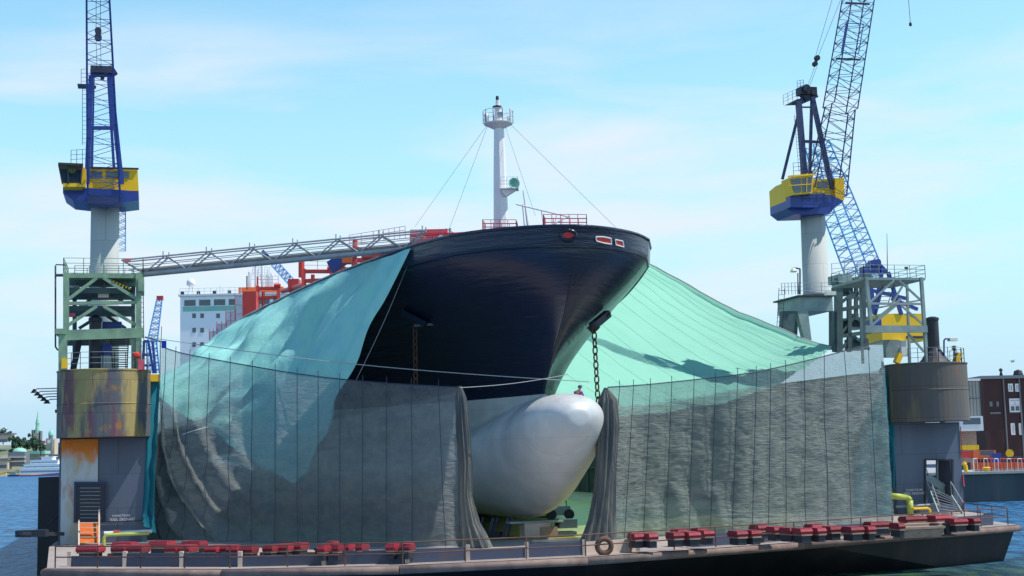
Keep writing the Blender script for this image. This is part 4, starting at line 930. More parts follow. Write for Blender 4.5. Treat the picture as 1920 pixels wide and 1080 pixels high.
# blue underframe wedge
b.prism([P(1476, 391, bR - 1.8), P(1490, 402, bR - 1.8), P(1556, 400, bR - 1.8), P(1566, 388, bR - 1.8), P(1582, 377, bR - 1.8), P(1560, 366, bR - 1.8), P(1505, 364, bR - 1.8), P(1476, 376, bR - 1.8)], A * 3.4)
b.prism([P(1482, 388, bR - 2.6), P(1482, 366, bR - 2.6), P(1545, 362, bR - 2.6), P(1553, 372, bR - 2.6), P(1530, 389, bR - 2.6)], A * .9)
uf = b.make('underframe', M['blue'], c)
b = B(); b.prism([P(1474, 345, bR - 1.7), P(1486, 335, bR - 1.7), P(1486, 376, bR - 1.7), P(1476, 387, bR - 1.7)], A * 3.4); b.prism([P(1508, 336, bR - 1.2), P(1568, 336, bR - 1.2), P(1568, 375, bR - 1.2), P(1508, 375, bR - 1.2)], A * 3); b.prism([P(1566, 334, bR - 1.6), P(1583, 334, bR - 1.6), P(1583, 375, bR - 1.6), P(1566, 375, bR - 1.6)], A * 3.2)
mh = b.make('machinery_house', M['yellow'], c)
B().pbox(1533, 340, 1552, 352, bR - 1.26, bR - 1.1).make('window', M['glass'], mh)
cab = B().prism([P(1480, 333, bR - 3.2), P(1525, 328, bR - 3.2), P(1523, 362, bR - 3.2), P(1487, 365, bR - 3.2)], A * 1.6).make('cab', M['yellow'], c)
b = B(); b.prism([P(1482, 336, bR - 3.24), P(1502, 333.5, bR - 3.24), P(1502, 361, bR - 3.24), P(1489, 362, bR - 3.24)], A * .03); b.prism([P(1504, 333.5, bR - 3.24), P(1523, 331.5, bR - 3.24), P(1521, 359, bR - 3.24), P(1504, 361, bR - 3.24)], A * .03)
b.make('cab_window', M['glass'], cab)
B().beam(P(1480, 348, bR - 3.3), P(1524, 345, bR - 3.3), .06).beam(P(1478, 331, bR - 3.3), P(1526, 327, bR - 3.3), .14).beam(P(1513, 332, bR - 3.3), P(1512, 360, bR - 3.3), .05).make('cab_frame', M['yellow'], cab)
B().rail([P(1488, 328, bR - 3), P(1528, 326, bR - 3), P(1560, 334, bR - 1)], 1.0, .7, 3, .025).make('railing', M['dblue'], c)
B().rail([P(1505, 377, bR - 2.7), P(1560, 377, bR - 2.7)], .7, .7, 3, .025).make('walkway_railing', M['dark'], c)
for (u0, v0, u1, v1, w, db) in ((1497, 190, 1508, 326, .42, -1.2), (1523, 182, 1560, 355, .34, -1.2), (1499, 205, 1467, 336, .2, 1.2), (1522, 190, 1518, 328, .22, 0.8)):
    B().beam(P(u0, v0, bR + db), P(u1, v1, bR + db), w).make('a_frame_leg', M['dblue'], c)
B().beam(P(1506, 265, bR - 1.2), P(1545, 267, bR - 1.2), .22).beam(P(1503, 201, bR), P(1520, 201, bR), .12).beam(P(1497, 192, bR), P(1530, 178, bR), .5).make('a_frame_tie', M['dblue'], c)
b = B().obox(P(1512, 172, bR), E * .75, A * .5, V((0, 0, .32))); b.lathe(P(1511, 166, bR - .5), [(.34, -.2), (.34, .2)], 12, A); b.prism([P(1505, 178, bR - .4), P(1520, 178, bR - .4), P(1512, 189, bR - .4)], A * .6); b.lathe(P(1525, 174, bR - .4), [(.25, -.2), (.25, .2)], 12, A); b.make('head_sheaves', M['dark'], c)
B().add([P(1470, 198, bR - .6), P(1496, 185, bR - .6), P(1498, 197, bR - .6), P(1470, 198, bR + .8), P(1496, 185, bR + .8), P(1498, 197, bR + .8)], [(0, 1, 2), (3, 4, 5), (0, 1, 4, 3), (1, 2, 5, 4), (0, 2, 5, 3)]).make('service_platform', M['dark'], c)
B().rail([P(1469, 197, bR - .6), P(1495, 185, bR - .6)], .85, .5, 3, .022).rail([P(1495, 167, bR), P(1507, 165, bR)], .7, .4, 3, .022).make('service_railing', M['dblue'], c)
B().ladder(P(1502, 322, bR - 1.3), P(1493, 215, bR - 1.3), .38, E, .3, .02).make('ladder', M['dark'], c)
p0, p1 = P(1549, 362, bR - 1.5), P(1609, 0, bR - 1.5); tip = p0 + (p1 - p0) * 2.55; mid = p0.lerp(tip, .17)
boom = B().lattice(mid, tip, 2.15, 1.6, 50, .055, E, 1.0, .028).lattice(p0 + E * .0, mid, 2.9, 2.15, 9, .06, E, .6, .03).make('boom', M['dblue'], c)
d_ = (tip - p0).normalized()
for f in (.17 + .10, .17 + .215): 
    q = p0.lerp(tip, f); B().beam(q - E * 1.12, q + E * 1.12, .14).make('boom_collar', M['dark'], boom)
q0, q1 = p0.lerp(tip, .335), p0.lerp(tip, .275)
B().beam(q0 + E * -1.2 - A * 1.1, q1 + E * -1.2 - A * 1.1, .12).beam(q0 + E * .35 - A * 1.1, q1 + E * .35 - A * 1.1, .06).beam(q1 - E * 1.2 - A * 1.1, q1 + E * .35 - A * 1.1, .06).beam(q0 - E * 1.2 - A * 1.1, q0 + E * .35 - A * 1.1, .06).make('boom_walkway', M['blue'], boom)
for i, (u0, v0, u1, v1) in enumerate(((1512, 168, 1528, 124), (1516, 168, 1532, 124), (1529, 106, 1560, 0), (1534, 106, 1576, 0))):
    a_, c_ = P(u0, v0, bR), P(u1, v1, bR)
    if i > 1: c_ = a_ + (c_ - a_) * 2.4
    B().tube(a_, c_, .022, 4).make('luffing_rope', M['cable'], c)
b = B().lathe(P(1528, 120, bR), [(.22, -.15), (.22, .15)], 12, A).lathe(P(1532, 109, bR), [(.24, -.15), (.24, .15)], 12, A).beam(P(1527, 123, bR), P(1533, 106, bR), .2); b.make('pulley_block', M['dark'], c)
hp_ = P(1707, 44, bR - 1.5); B().tube(hp_, V((hp_.x, hp_.y, tip.z)) - V((.6, 0, 0)), .025, 4).make('hoist_rope', M['cable'], c)
B().lathe(hp_ - V((0, 0, .25)), [(.05, 0), (.13, .08), (.13, .25), (.03, .4)], 8).make('hook', M['dark'], c)
# --- left crane
bL = 13.0; q = PB(196, 510, bL); cL = D(dk(q)[0], bL, 12.3)
c = thing('dock_crane', cL, 'left yellow and blue slewing crane with boom rising towards the viewer on a grey column', 'crane')
P = lambda u, v, b_=bL: PB(u, v, b_)
zt = P(196, 380).z
B().lathe(cL, [(1.04, 0), (1.02, 6), (.98, zt - cL.z)], 32).make('column', M['conc'], c, smooth=True)
B().lathe(V((P(196, 380).x, cL.y, zt - .1)), [(1.2, 0), (1.5, .3), (1.5, .7)], 24).make('slewing_ring', M['dark'], c)
B().prism([P(118, 362, bL - 2), P(136, 375, bL - 2), P(162, 378, bL - 2), P(228, 380, bL - 2), P(260, 376, bL - 2), P(260, 359, bL - 2), P(225, 356, bL - 2), P(160, 352, bL - 2), P(118, 351, bL - 2)], A * 4).make('underframe', M['blue'], c)
B().pbox(163, 366, 230, 388, bL - 2.4, bL - 1.9).make('front_bearer', M['dblue'], c)
mh = B().prism([P(163, 314, bL - 1.6), P(258, 317, bL - 1.6), P(260, 358, bL - 1.6), P(163, 356, bL - 1.6)], A * 3.4).make('machinery_house', M['yellow'], c)
for u0, u1 in ((172, 191), (199, 219), (227, 242)): B().pbox(u0, 321, u1, 334, bL - 1.66, bL - 1.5).make('window', M['glass'], mh)
B().beam(P(161, 314, bL - 1.7), P(260, 316.5, bL - 1.7), .12).make('roof_edge', M['dark'], mh)
cab = B().prism([P(110, 305, bL - 3.4), P(155, 307, bL - 3.4), P(155, 311, bL - 3.4), P(110, 309, bL - 3.4)], A * 1.6).make('cab', M['yellow'], c)
B().prism([P(117, 343, bL - 3.4), P(152, 343, bL - 3.4), P(152, 350, bL - 3.4), P(118, 350, bL - 3.4)], A * 1.6).make('cab_floor', M['yellow'], cab)
B().prism([P(111, 309, bL - 1.9), P(155, 309, bL - 1.9), P(152, 345, bL - 1.9), P(117, 345, bL - 1.9)], A * .08).make('cab_back', M['dblue'], cab)
B().prism([P(111, 309, bL - 3.4), P(126, 309, bL - 3.4), P(128, 344, bL - 3.4), P(117, 344, bL - 3.4)], A * .03).make('cab_window', M['cglass'], cab)
B().prism([P(127, 309, bL - 3.4), P(153, 310, bL - 3.4), P(150, 344, bL - 3.4), P(129, 344, bL - 3.4)], A * .03).make('cab_window', M['cglass'], cab)
for (u0, u1) in ((110, 117), (126.5, 128.5), (154, 151)): B().beam(P(u0, 309, bL - 3.42), P(u1, 345, bL - 3.42), .09).make('cab_post', M['dark'], cab)
B().beam(P(109, 307, bL - 3.5), P(156, 309, bL - 3.5), .16).make('cab_roof_edge', M['dark'], cab)
B().prism([P(155, 312, bL - 3.3), P(162, 318, bL - 3.3), P(160, 350, bL - 3.3), P(150, 350, bL - 3.3)], A * 0.8).make('cab_side_panel', M['yellow'], cab)
for (u0, v0, u1, v1, w, db) in ((171, 142, 163, 345, .34, -2), (206, 138, 228, 345, .36, -2), (175, 146, 172, 320, .2, .9), (203, 146, 214, 320, .2, .9)):
    B().beam(P(u0, v0, bL + db), P(u1, v1, bL + db), w).make('a_frame_leg', M['blue'], c)
B().beam(P(170, 138, bL - 2), P(212, 138, bL - 2), .5, .4).make('a_frame_tie', M['blue'], c); B().beam(P(172, 240, bL - 2), P(214, 240, bL - 2), .24).make('a_frame_tie', M['blue'], c)
B().obox(P(192, 133, bL - 2), E * .8, A * .5, V((0, 0, .25))).lathe(P(192, 146, bL - 2.3), [(.15, -.1), (.15, .1)], 8, A).beam(P(172, 130, bL - 2), P(172, 145, bL - 2), .2).beam(P(210, 132, bL - 2), P(216, 141, bL - 2), .4).make('head_sheaves', M['dark'], c)
sp = B().obox(P(158, 162, bL), E * .45, A * .5, V((0, 0, .06))).beam(P(163, 160, bL), P(180, 164, bL), .2).make('service_platform', M['dblue'], c)
B().rail([P(152, 160, bL), P(163, 160, bL)], 1.2, .3, 4, .02).make('service_railing', M['dblue'], sp)
B().ladder(P(160, 272, bL), P(160, 165, bL), .4, E, .32, .022).make('ladder', M['dblue'], c)
B().rail([P(133, 308, bL - 2.6), P(165, 306, bL - 2.6)], 1.0, .45, 3, .022).make('railing', M['dblue'], c)
B().lattice(P(228, 470, bL + 1), P(228, 388, bL + 1), .55, .55, 12, .035, E, 1, .02).make('column_ladder', M['lblue'], c)
# boom: comes towards the viewer while rising
bt = bL - 3.0
p0, p1 = P(195, 372, bt), PB(184, 0, bt - 8.0)
L_ = (p1 - p0)
tip = p0 + L_ * 1.9
wb, w0_ = (P(226, 360, bt) - P(165, 360, bt)).length, (PB(205, 0, bt - 8) - PB(162, 0, bt - 8)).length
boom = B().lattice(p0, p1, wb, w0_, 20, .055, E, .5, .022).lattice(p1, tip, w0_, w0_ * .8, 20, .055, E, .5, .022).make('boom', M['blue'], c)
b = B().lathe(PB(184, 58, bt - 5), [(.22, -.2), (.22, .2)], 12, A).lathe(PB(184, 70, bt - 5), [(.24, -.2), (.24, .2)], 12, A).beam(PB(184, 54, bt - 5), PB(184, 76, bt - 5), .3); b.make('pulley_block', M['dark'], c)
for u in (180, 188): B().tube(PB(u + 2, 133, bL - 2), PB(u, 70, bt - 5), .02, 4).tube(PB(u, 60, bt - 5), PB(u - 1, 0, bt - 6) + V((0, 0, 12)), .02, 4).make('luffing_rope', M['cable'], c)
# --- third crane behind the right tower (yellow house)
g = thing('dock_crane', D(dk(PB(1690, 660, 30))[0], 30, 12.3), 'further yellow and blue crane half hidden behind the right access tower', 'crane')
b3 = 26; P = lambda u, v, b_=b3: PB(u, v, b_)
B().pbox(1652, 588, 1731, 640, b3, b3 + 4).make('machinery_house', M['yellow'], g)
B().pbox(1700, 630, 1732, 634, b3 - .1, b3).make('house_trim', M['dark'], g)
B().pbox(1640, 598, 1653, 610, b3, b3 + 3).pbox(1680, 640, 1692, 660, b3, b3 + 2).make('underframe', M['blue'], g)
for (u0, v0, u1, v1) in ((1628, 505, 1640, 590), (1636, 545, 1700, 560), (1640, 590, 1655, 530), (1665, 510, 1690, 590), (1655, 500, 1640, 590), (1672, 560, 1720, 580)): B().beam(P(u0, v0), P(u1, v1), .3).make('a_frame_leg', M['blue'], g)
B().beam(P(1622, 512), P(1628, 496), .4).prism([P(1625, 498), P(1652, 494), P(1664, 506), P(1664, 512), P(1650, 504), P(1640, 514), P(1626, 514)], A * 1.5).lathe(P(1634, 494), [(.3, -.3), (.3, .3)], 10, A).lathe(P(1644, 492), [(.3, -.3), (.3, .3)], 10, A).make('head_sheaves', M['blue'], g)
B().lattice(P(1625, 525, b3 + 6), P(1566, 372, b3 + 6), 2.6, 2.4, 14, .08, E, 1, .045).lattice(P(1566, 372, b3 + 6), P(1532, 270, b3 + 6), 2.4, 1.7, 9, .08, E, 1, .045).make('boom', M['lblue'], g)
B().tube(P(1645, 494, b3 + 4), P(1578, 375, b3 + 4), .03, 4).make('luffing_rope', M['rope'], g)
B().tube(P(1690, 665), P(1690, 640), .8, 12).make('column', M['conc'], g)
# --- distant blue cranes
g = thing('harbour_crane', at(290, 700, 230), 'distant light blue lattice crane with red tip seen left of the net', 'crane')
B().lattice(at(286, 640, 230), at(299, 562, 230), 1.5, .8, 14, .12, E, 1, .06).make('boom', M['lblue'], g); B().obox(at(300, 559, 230), V((.5, 0, 0)), V((0, .3, 0)), V((0, 0, .35))).make('boom_tip', M['red'], g)
for (u0, v0, u1, v1) in ((270, 640, 268, 700), (278, 640, 288, 700), (271, 640, 279, 640), (286, 640, 292, 700), (270, 665, 284, 665), (268, 685, 288, 685)): B().beam(at(u0, v0, 228), at(u1, v1, 228), .4).make('leg', M['blue'], g)
B().tube(at(303, 612, 230), at(302, 640, 230), .06).beam(at(272, 632, 230), at(303, 641, 230), .25).make('jib', M['dark'], g)
B().lattice(at(284, 640, 230), at(288, 700, 230), 1.6, 1.8, 9, .12, E, 1, .06).make('tower', M['lblue'], g)
g = thing('harbour_crane', at(549, 540, 330), 'distant blue lattice boom slanting down behind the ship under the gangway', 'crane')
B().lattice(at(515, 494, 330), at(551, 534, 330), 1.7, 1.7, 12, .14, V((1, 0, 1)), 1, .08).make('boom', M['lblue'], g); B().beam(at(491, 472, 330), at(502, 483, 330), 1.2, 1.2).make('boom_head', M['blue'], g)

# ================================================================ keel blocks along the deck
RB = [(145, 195, 1023, 1037), (211, 257, 1016, 1030), (213, 243, 1022, 1036), (243, 277, 1021, 1036), (281, 327, 1014, 1028), (313, 340, 1022, 1036), (340, 366, 1022, 1036), (342, 387, 1014, 1028), (390, 416, 1021, 1037), (418, 447, 1020, 1036), (428, 452, 1023, 1038), (453, 481, 1023, 1038),
      (497, 520, 1020, 1036), (523, 549, 1018, 1034), (550, 574, 1015, 1032), (600, 616, 1021, 1037), (616, 632, 1013, 1029), (628, 643, 1020, 1036), (644, 661, 1015, 1034), (672, 687, 1015, 1034), (727, 747, 1017, 1034), (752, 775, 1016, 1034)]
RB2 = [(1181, 1205, 997, 1014), (1207, 1228, 997, 1014), (1253, 1279, 996, 1012), (1262, 1284, 990, 1004), (1281, 1309, 994, 1011), (1300, 1320, 987, 1003), (1311, 1335, 989, 1008), (1370, 1397, 994, 1009), (1398, 1423, 993, 1008), (1410, 1438, 983, 997), (1441, 1468, 984, 1001), (1469, 1487, 987, 1003), (1489, 1518, 989, 1004), (1513, 1541, 982, 996), (1520, 1542, 988, 1003), (1545, 1574, 982, 1000), (1583, 1615, 985, 1001), (1618, 1637, 984, 1000), (1620, 1673, 977, 991), (1675, 1690, 980, 994), (1686, 1737, 965, 980), (1739, 1785, 963, 978), (1777, 1811, 969, 985), (1813, 1830, 970, 984)]
ORD = 'first second third fourth fifth sixth seventh eighth ninth tenth eleventh twelfth thirteenth fourteenth fifteenth sixteenth seventeenth eighteenth nineteenth twentieth twenty-first twenty-second twenty-third twenty-fourth'.split()
zb_ = DECK + .55
proto = thing('keel_block', V((0, 0, 0)), 'x', 'keel block', 'red keel blocks lined up on the dock deck')
b = B(); h = .5       # unit block: 1 m wide, tapered upper body
b.add([V((-.5, -.45, .12)), V((.5, -.45, .12)), V((.5, .45, .12)), V((-.5, .45, .12)), V((-.5, -.5, .34)), V((.5, -.5, .34)), V((.5, .5, .34)), V((-.5, .5, .34)), V((-.46, -.42, .58)), V((.46, -.42, .58)), V((.46, .42, .58)), V((-.46, .42, .58))],
      [(3, 2, 1, 0), (0, 1, 5, 4), (1, 2, 6, 5), (2, 3, 7, 6), (3, 0, 4, 7), (4, 5, 9, 8), (5, 6, 10, 9), (6, 7, 11, 10), (7, 4, 8, 11), (8, 9, 10, 11)])
bd = b.make('block_body', M['blockred'], proto)
B().obox(V((0, 0, .06)), V((.44, 0, 0)), V((0, .5, 0)), V((0, 0, .06))).make('timber_pad', M['wood'], proto)
B().obox(V((0, 0, .595)), V((.44, 0, 0)), V((0, .40, 0)), V((0, 0, .013))).make('top_plate', M['blockred'], proto)
B().obox(V((0, 0, -.27)), V((.36, 0, 0)), V((0, .42, 0)), V((0, 0, .27))).make('pedestal', M['dark'], proto)
first = True
for lst, side in ((RB, 'left'), (RB2, 'right')):
    for i, (u0, u1, v0, v1) in enumerate(sorted(lst)):
        p = atz((u0 + u1) / 2, v1, zb_); w = (at(u1, v1, p.y) - at(u0, v1, p.y)).length; hgt = (at(u0, v0, p.y) - at(u0, v1, p.y)).length
        if first: r_ = proto; first = False
        else:
            r_ = proto.copy(); COL.objects.link(r_)
            for ch in proto.children: c_ = ch.copy(); COL.objects.link(c_); c_.parent = r_
        r_.location = p; r_.rotation_euler = (0, 0, TH * (-1.2 if side == 'left' else 1.6) + random.uniform(-.08, .08)); r_.scale = (w * .93, .75 + random.uniform(0, .3), max(.6, hgt / .85))
        r_['label'] = f'{ORD[i]} red keel block from the left on the deck before the {side} net'
# beams the blocks stand on, loose boards
bl = B()
for k, (u0, u1, v) in enumerate(((205, 480, 1043), (490, 600, 1041), (1350, 1560, 1008), (1560, 1700, 1000), (1690, 1830, 984))):
    bl.beam(atz(u0, v, DECK + .16), atz(u1, v - (0 if u0 < 700 else 8), DECK + .16), .35, .3)
bl.make('bearer_beams', M['rust'], dock)
for i, (u, v, l_) in enumerate(((1738, 983, 3.6), (1722, 989, 2.6))):
    p = atz(u, v, DECK + .5); B().obox(p, E * (l_ / 2), A * .5, V((0, 0, .06))).obox(p - V((0, 0, .28)), E * (l_ / 2 - .2), A * .4, V((0, 0, .22))).make('timber_board', M['wood'], label=['long pale board lying under the red blocks by the right stairway', 'shorter pale board nearest the railing below the right stairway'][i], category='board')

# blocks and shoring under the keel, forklift
t = thing('keel_support', S(-1.5, 9.5, DECK), 'stack of timber and steel blocks under the white bulb', 'keel support')
p = S(-.2, 8.2, DECK); B().obox(p + V((0, 0, .45)), E * .75, A * .6, V((0, 0, .42))).make('base_block', M['cream'], t)
B().obox(p + E * .75 + V((0, -.3, .32)), E * .5, A * .4, V((0, 0, .31))).make('timber_block', M['wood'], t)
B().obox(p + V((0, 0, .93)), E * 1.6, A * .5, V((0, 0, .05))).make('cap_plank', M['grey'], t)
b = B().obox(p + E * 1.9 + V((0, .4, .75)), E * .55, A * .5, V((0, 0, .25))).obox(p + E * 1.6 + V((0, .4, .2)), E * .8, A * .5, V((0, 0, .1))); b.make('hydraulic_jack', M['dgreen'], t)
t = thing('keel_support', S(-6, 14, DECK), 'dark rows of shoring props under the hull beside the left net', 'keel support')
for i in range(9): q = S(-1.8 - i * .65, 9.5 + i * .9, DECK); B().beam(q, q + V((.35, 0, 1.15)), .16).beam(q + V((.3, .5, 0)), q + V((.6, .5, 1.15)), .14).make('prop', M['dblue'], t)
B().beam(S(-1.8, 9.5, DECK + .2), S(-7, 17, DECK + .2), .5, .3).make('sill_beam', M['dark'], t)
fk = thing('forklift', atz(1052, 974, DECK), 'grey forklift truck parked on the green dock floor beyond the bulb', 'forklift')
o = atz(1048, 974, DECK); w_ = lambda x, y, z: V((o.x + x, o.y + y, DECK + z))
B().obox(w_(.1, 0, .65), V((.75, 0, 0)), V((0, .5, 0)), V((0, 0, .32))).obox(w_(-.55, 0, .85), V((.25, 0, 0)), V((0, .45, 0)), V((0, 0, .25))).make('chassis', M['grey'], fk)
for x in (-.55, .75):
    for y in (-.5, .5): B().lathe(w_(x, y - .1, .38), [(.36, 0), (.38, .03), (.38, .2), (.36, .22)], 16, V((0, 1, 0))).make('wheel', M['dark'], fk)
B().path([w_(-.3, -.4, .95), w_(-.2, -.4, 1.9), w_(.5, -.4, 1.9), w_(.6, -.4, .95)], .04).path([w_(-.3, .4, .95), w_(-.2, .4, 1.9), w_(.5, .4, 1.9), w_(.6, .4, .95)], .04).make('roll_cage', M['ylgreen'], fk)
B().obox(w_(-1.3, 0, .2), V((.5, 0, 0)), V((0, .3, 0)), V((0, 0, .04))).beam(w_(-.85, 0, .1), w_(-.85, 0, 1.9), .12).make('fork_mast', M['dark'], fk)

# ================================================================ people
def person(loc, J, label, shirt, legs, hat=None, k=1.0):
    t = thing('person', loc, label, 'person')
    names = list(J); me = bpy.data.meshes.new('body'); idx = {n: i for i, n in enumerate(names)}
    ED = [('hip', 'belly'), ('belly', 'chest'), ('chest', 'neck'), ('neck', 'head'), ('head', 'crown'), ('chest', 'sl'), ('sl', 'el'), ('el', 'wl'), ('wl', 'hl'), ('chest', 'sr'), ('sr', 'er'), ('er', 'wr'), ('wr', 'hr'), ('hip', 'pl'), ('pl', 'kl'), ('kl', 'al'), ('al', 'fl'), ('hip', 'pr'), ('pr', 'kr'), ('kr', 'ar'), ('ar', 'fr')]
    R_ = dict(hip=.15, belly=.14, chest=.17, neck=.06, head=.10, crown=.085, sl=.075, el=.05, wl=.035, hl=.04, sr=.075, er=.05, wr=.035, hr=.04, pl=.1, kl=.065, al=.05, fl=.045, pr=.1, kr=.065, ar=.05, fr=.045)
    def skin(nm, keys, m, par, grow):
        me = bpy.data.meshes.new(nm); ks = [n for n in names if n in keys]; ix = {n: i for i, n in enumerate(ks)}
        me.from_pydata([J[n] for n in ks], [(ix[a], ix[b_]) for a, b_ in ED if a in ix and b_ in ix], []); o = bpy.data.objects.new(nm, me); COL.objects.link(o); o.parent = par
        o.modifiers.new('s', 'SKIN'); 
        for n in ks: me.skin_vertices[0].data[ix[n]].radius = (R_[n] * grow, R_[n] * grow * (.8 if n in ('chest', 'belly') else 1))
        me.skin_vertices[0].data[0].use_root = True
        s_ = o.modifiers.new('u', 'SUBSURF'); s_.levels = 1; s_.render_levels = 1; me.materials.append(m); return o
    bd = skin('body', set(names), M['skin'], t, 1.0)
    skin('jacket', {'hip', 'belly', 'chest', 'sl', 'el', 'wl', 'sr', 'er', 'wr'}, shirt, t, 1.18)
    skin('trousers', {'hip', 'pl', 'kl', 'al', 'pr', 'kr', 'ar'}, legs, t, 1.16)
    ORG[t.name] = V(loc)
    if hat:
        hc = V(loc) + V(J['crown']); B().lathe(hc - V((0, 0, .04)), [(.14, 0), (.13, .06), (.09, .12), (.02, .15)], 12).make('helmet', hat, t, smooth=True)
    return t
STAND = dict(hip=(0, 0, .95), belly=(0, 0, 1.1), chest=(0, 0, 1.36), neck=(0, 0, .9), head=(0, -.02, 1.62), crown=(0, 0, 1.72), sl=(-.2, 0, 1.42), el=(-.28, -.05, 1.16), wl=(-.2, -.28, 1.08), hl=(-.17, -.36, 1.08), sr=(.2, 0, 1.42), er=(.28, -.05, 1.16), wr=(.2, -.28, 1.08), hr=(.17, -.36, 1.08), pl=(-.1, 0, .88), kl=(-.11, -.02, .48), al=(-.11, 0, .09), fl=(-.12, -.16, .04), pr=(.1, 0, .88), kr=(.11, -.02, .48), ar=(.11, 0, .09), fr=(.12, -.16, .04))
CROUCH = dict(hip=(0, 0, .28), belly=(.02, -.08, .42), chest=(.05, -.16, .62), neck=(.1, -.22, .74), head=(.14, -.28, .84), crown=(.16, -.3, .93), sl=(-.14, -.14, .64), el=(-.12, -.35, .42), wl=(.1, -.5, .3), hl=(.15, -.55, .24), sr=(.24, -.16, .64), er=(.34, -.3, .4), wr=(.4, -.4, .2), hr=(.42, -.44, .12), pl=(-.1, 0, .26), kl=(-.16, -.42, .4), al=(-.14, -.1, .08), fl=(-.14, -.26, .04), pr=(.1, 0, .26), kr=(.2, -.4, .36), ar=(.18, -.06, .08), fr=(.2, -.22, .04))
bp_ = at(1082, 750, 82.0)
person(V((bp_.x, 81.6, bp_.z - .22)), CROUCH, 'crouching worker in a purple jacket on top of the white bulb', M['purple'], M['dblue'], M['dblue'])
p = PB(135, 345, bL - 2.7)
person(V((p.x, p.y, p.z + .02)), {k: (x * .8, y * .8, z * .72) for k, (x, y, z) in STAND.items()}, 'worker in a yellow vest at the window of the left crane cab', M['vest'], M['dblue'], M['yellow'])
# ================================================================ background, right
b = B(); QD = 172
qz = at(1860, 887, QD).z
B().add([V((40, QD, qz)), V((260, QD + 10, qz)), V((500, 900, qz)), V((60, 900, qz))], [(0, 1, 2, 3)]).make('quay_ground', M['quaytop'], kind='structure')
q = B().add([V((40, QD, -1)), V((260, QD + 10, -1)), V((260, QD + 10, qz - .01)), V((40, QD, qz - .01))], [(0, 1, 2, 3)]).wbox(40, 41, QD, QD + 200, -1, qz - .02)
q.make('quay_wall', M['quay'], kind='structure')
B().beam(V((40, QD - .1, qz + .05)), V((260, QD + 9.9, qz + .05)), .8, .3).make('quay_coping', M['stone'], kind='structure')
B().wbox(58, 160, 184, 184.4, qz, at(1860, 874, 184).z).make('concrete_barrier', M['quaytop'], label='long low pale concrete barrier along the quay edge', category='barrier')
# brick building
t = thing('brick_building', at(1890, 860, 232), 'dark brick warehouse with pale framed windows at the right edge', 'building')
bd_ = 232; pL, zt_ = at(1846, 716, bd_), at(1880, 710, bd_).z
cx = at(1848, 800, bd_).x
B().wbox(cx, cx + 45, bd_, bd_ + 25, qz, zt_).make('wall', M['brick'], t)
rf = B().wbox(cx - .5, cx + 45, bd_ - .6, bd_ + 25, zt_, zt_ + .5).make('roof', M['slate'], t)
def win(u0, v0, u1, v1, par, arch=False, d=bd_):
    a_, c_ = at(u0, v0, d), at(u1, v1, d); x0, x1, z0, z1 = a_.x, c_.x, c_.z, a_.z
    f = B(); f.wbox(x0 - .1, x1 + .1, d - .12, d + .1, z1, z1 + .22).wbox(x0 - .1, x1 + .1, d - .2, d + .1, z0 - .2, z0).wbox(x0 - .12, x0 + .08, d - .12, d + .1, z0, z1).wbox(x1 - .08, x1 + .12, d - .12, d + .1, z0, z1).wbox((x0 + x1) / 2 - .08, (x0 + x1) / 2 + .08, d - .1, d + .1, z0, z1)
    if arch: f.wbox(x0, x1, d - .11, d + .1, z1 - 1.0, z1 - .85).wbox(x0, x1, d - .10, d + .08, z1 - .8, z1 - .1)
    w = f.make('window', M['white'], par); B().wbox(x0, x1, d - .04, d + .05, z0, z1).make('pane', M['glass'], w)
for a in ((1891, 722, 1898, 732), (1904, 722, 1910, 732)): win(*a, t)
win(1893, 750, 1912, 770, t, True)
for a in ((1896, 796, 1902, 813), (1911, 796, 1916, 813)): win(*a, t)
for (u0, v0, u1, v1) in ((1855, 753, 1861, 762), (1868, 753, 1873, 762)): 
    a_, c_ = at(u0, v0, bd_), at(u1, v1, bd_); B().wbox(a_.x, c_.x, bd_ - .05, bd_ + .05, c_.z, a_.z).make('bricked_window', M['slate'], t)
for u in (1884, 1914): p = at(u, 760, bd_ - .2); B().tube(V((p.x, p.y, qz)), V((p.x, p.y, zt_)), .12).make('downpipe', M['slate'], t)
for (u0, v0, u1, v1) in ((1856, 773, 1876, 776), (1892, 771, 1913, 774)): a_, c_ = at(u0, v0, bd_), at(u1, v1, bd_); B().wbox(a_.x, c_.x, bd_ - .15, bd_, c_.z, a_.z).make('sill', M['slate'], t)
b = B(); p = at(1885, 704, bd_)
for u in (1881, 1885, 1889): b.tube(V((at(u, 700, bd_).x, bd_ + 2, zt_)), V((p.x, bd_ + 2, zt_ + 1.4)), .1)
b.lathe(V((p.x, bd_ + 2, zt_ + 1.3)), [(.3, 0), (.3, .3), (.1, .5)], 8); b.make('roof_aerial', M['dark'], rf)
b = B().lathe(V((at(1917, 700, bd_).x, bd_ + 2, zt_ + .4)), [(.6, 0), (.8, .3), (.6, .9), (.1, 1.1)], 10); b.make('roof_vent', M['dark'], rf)
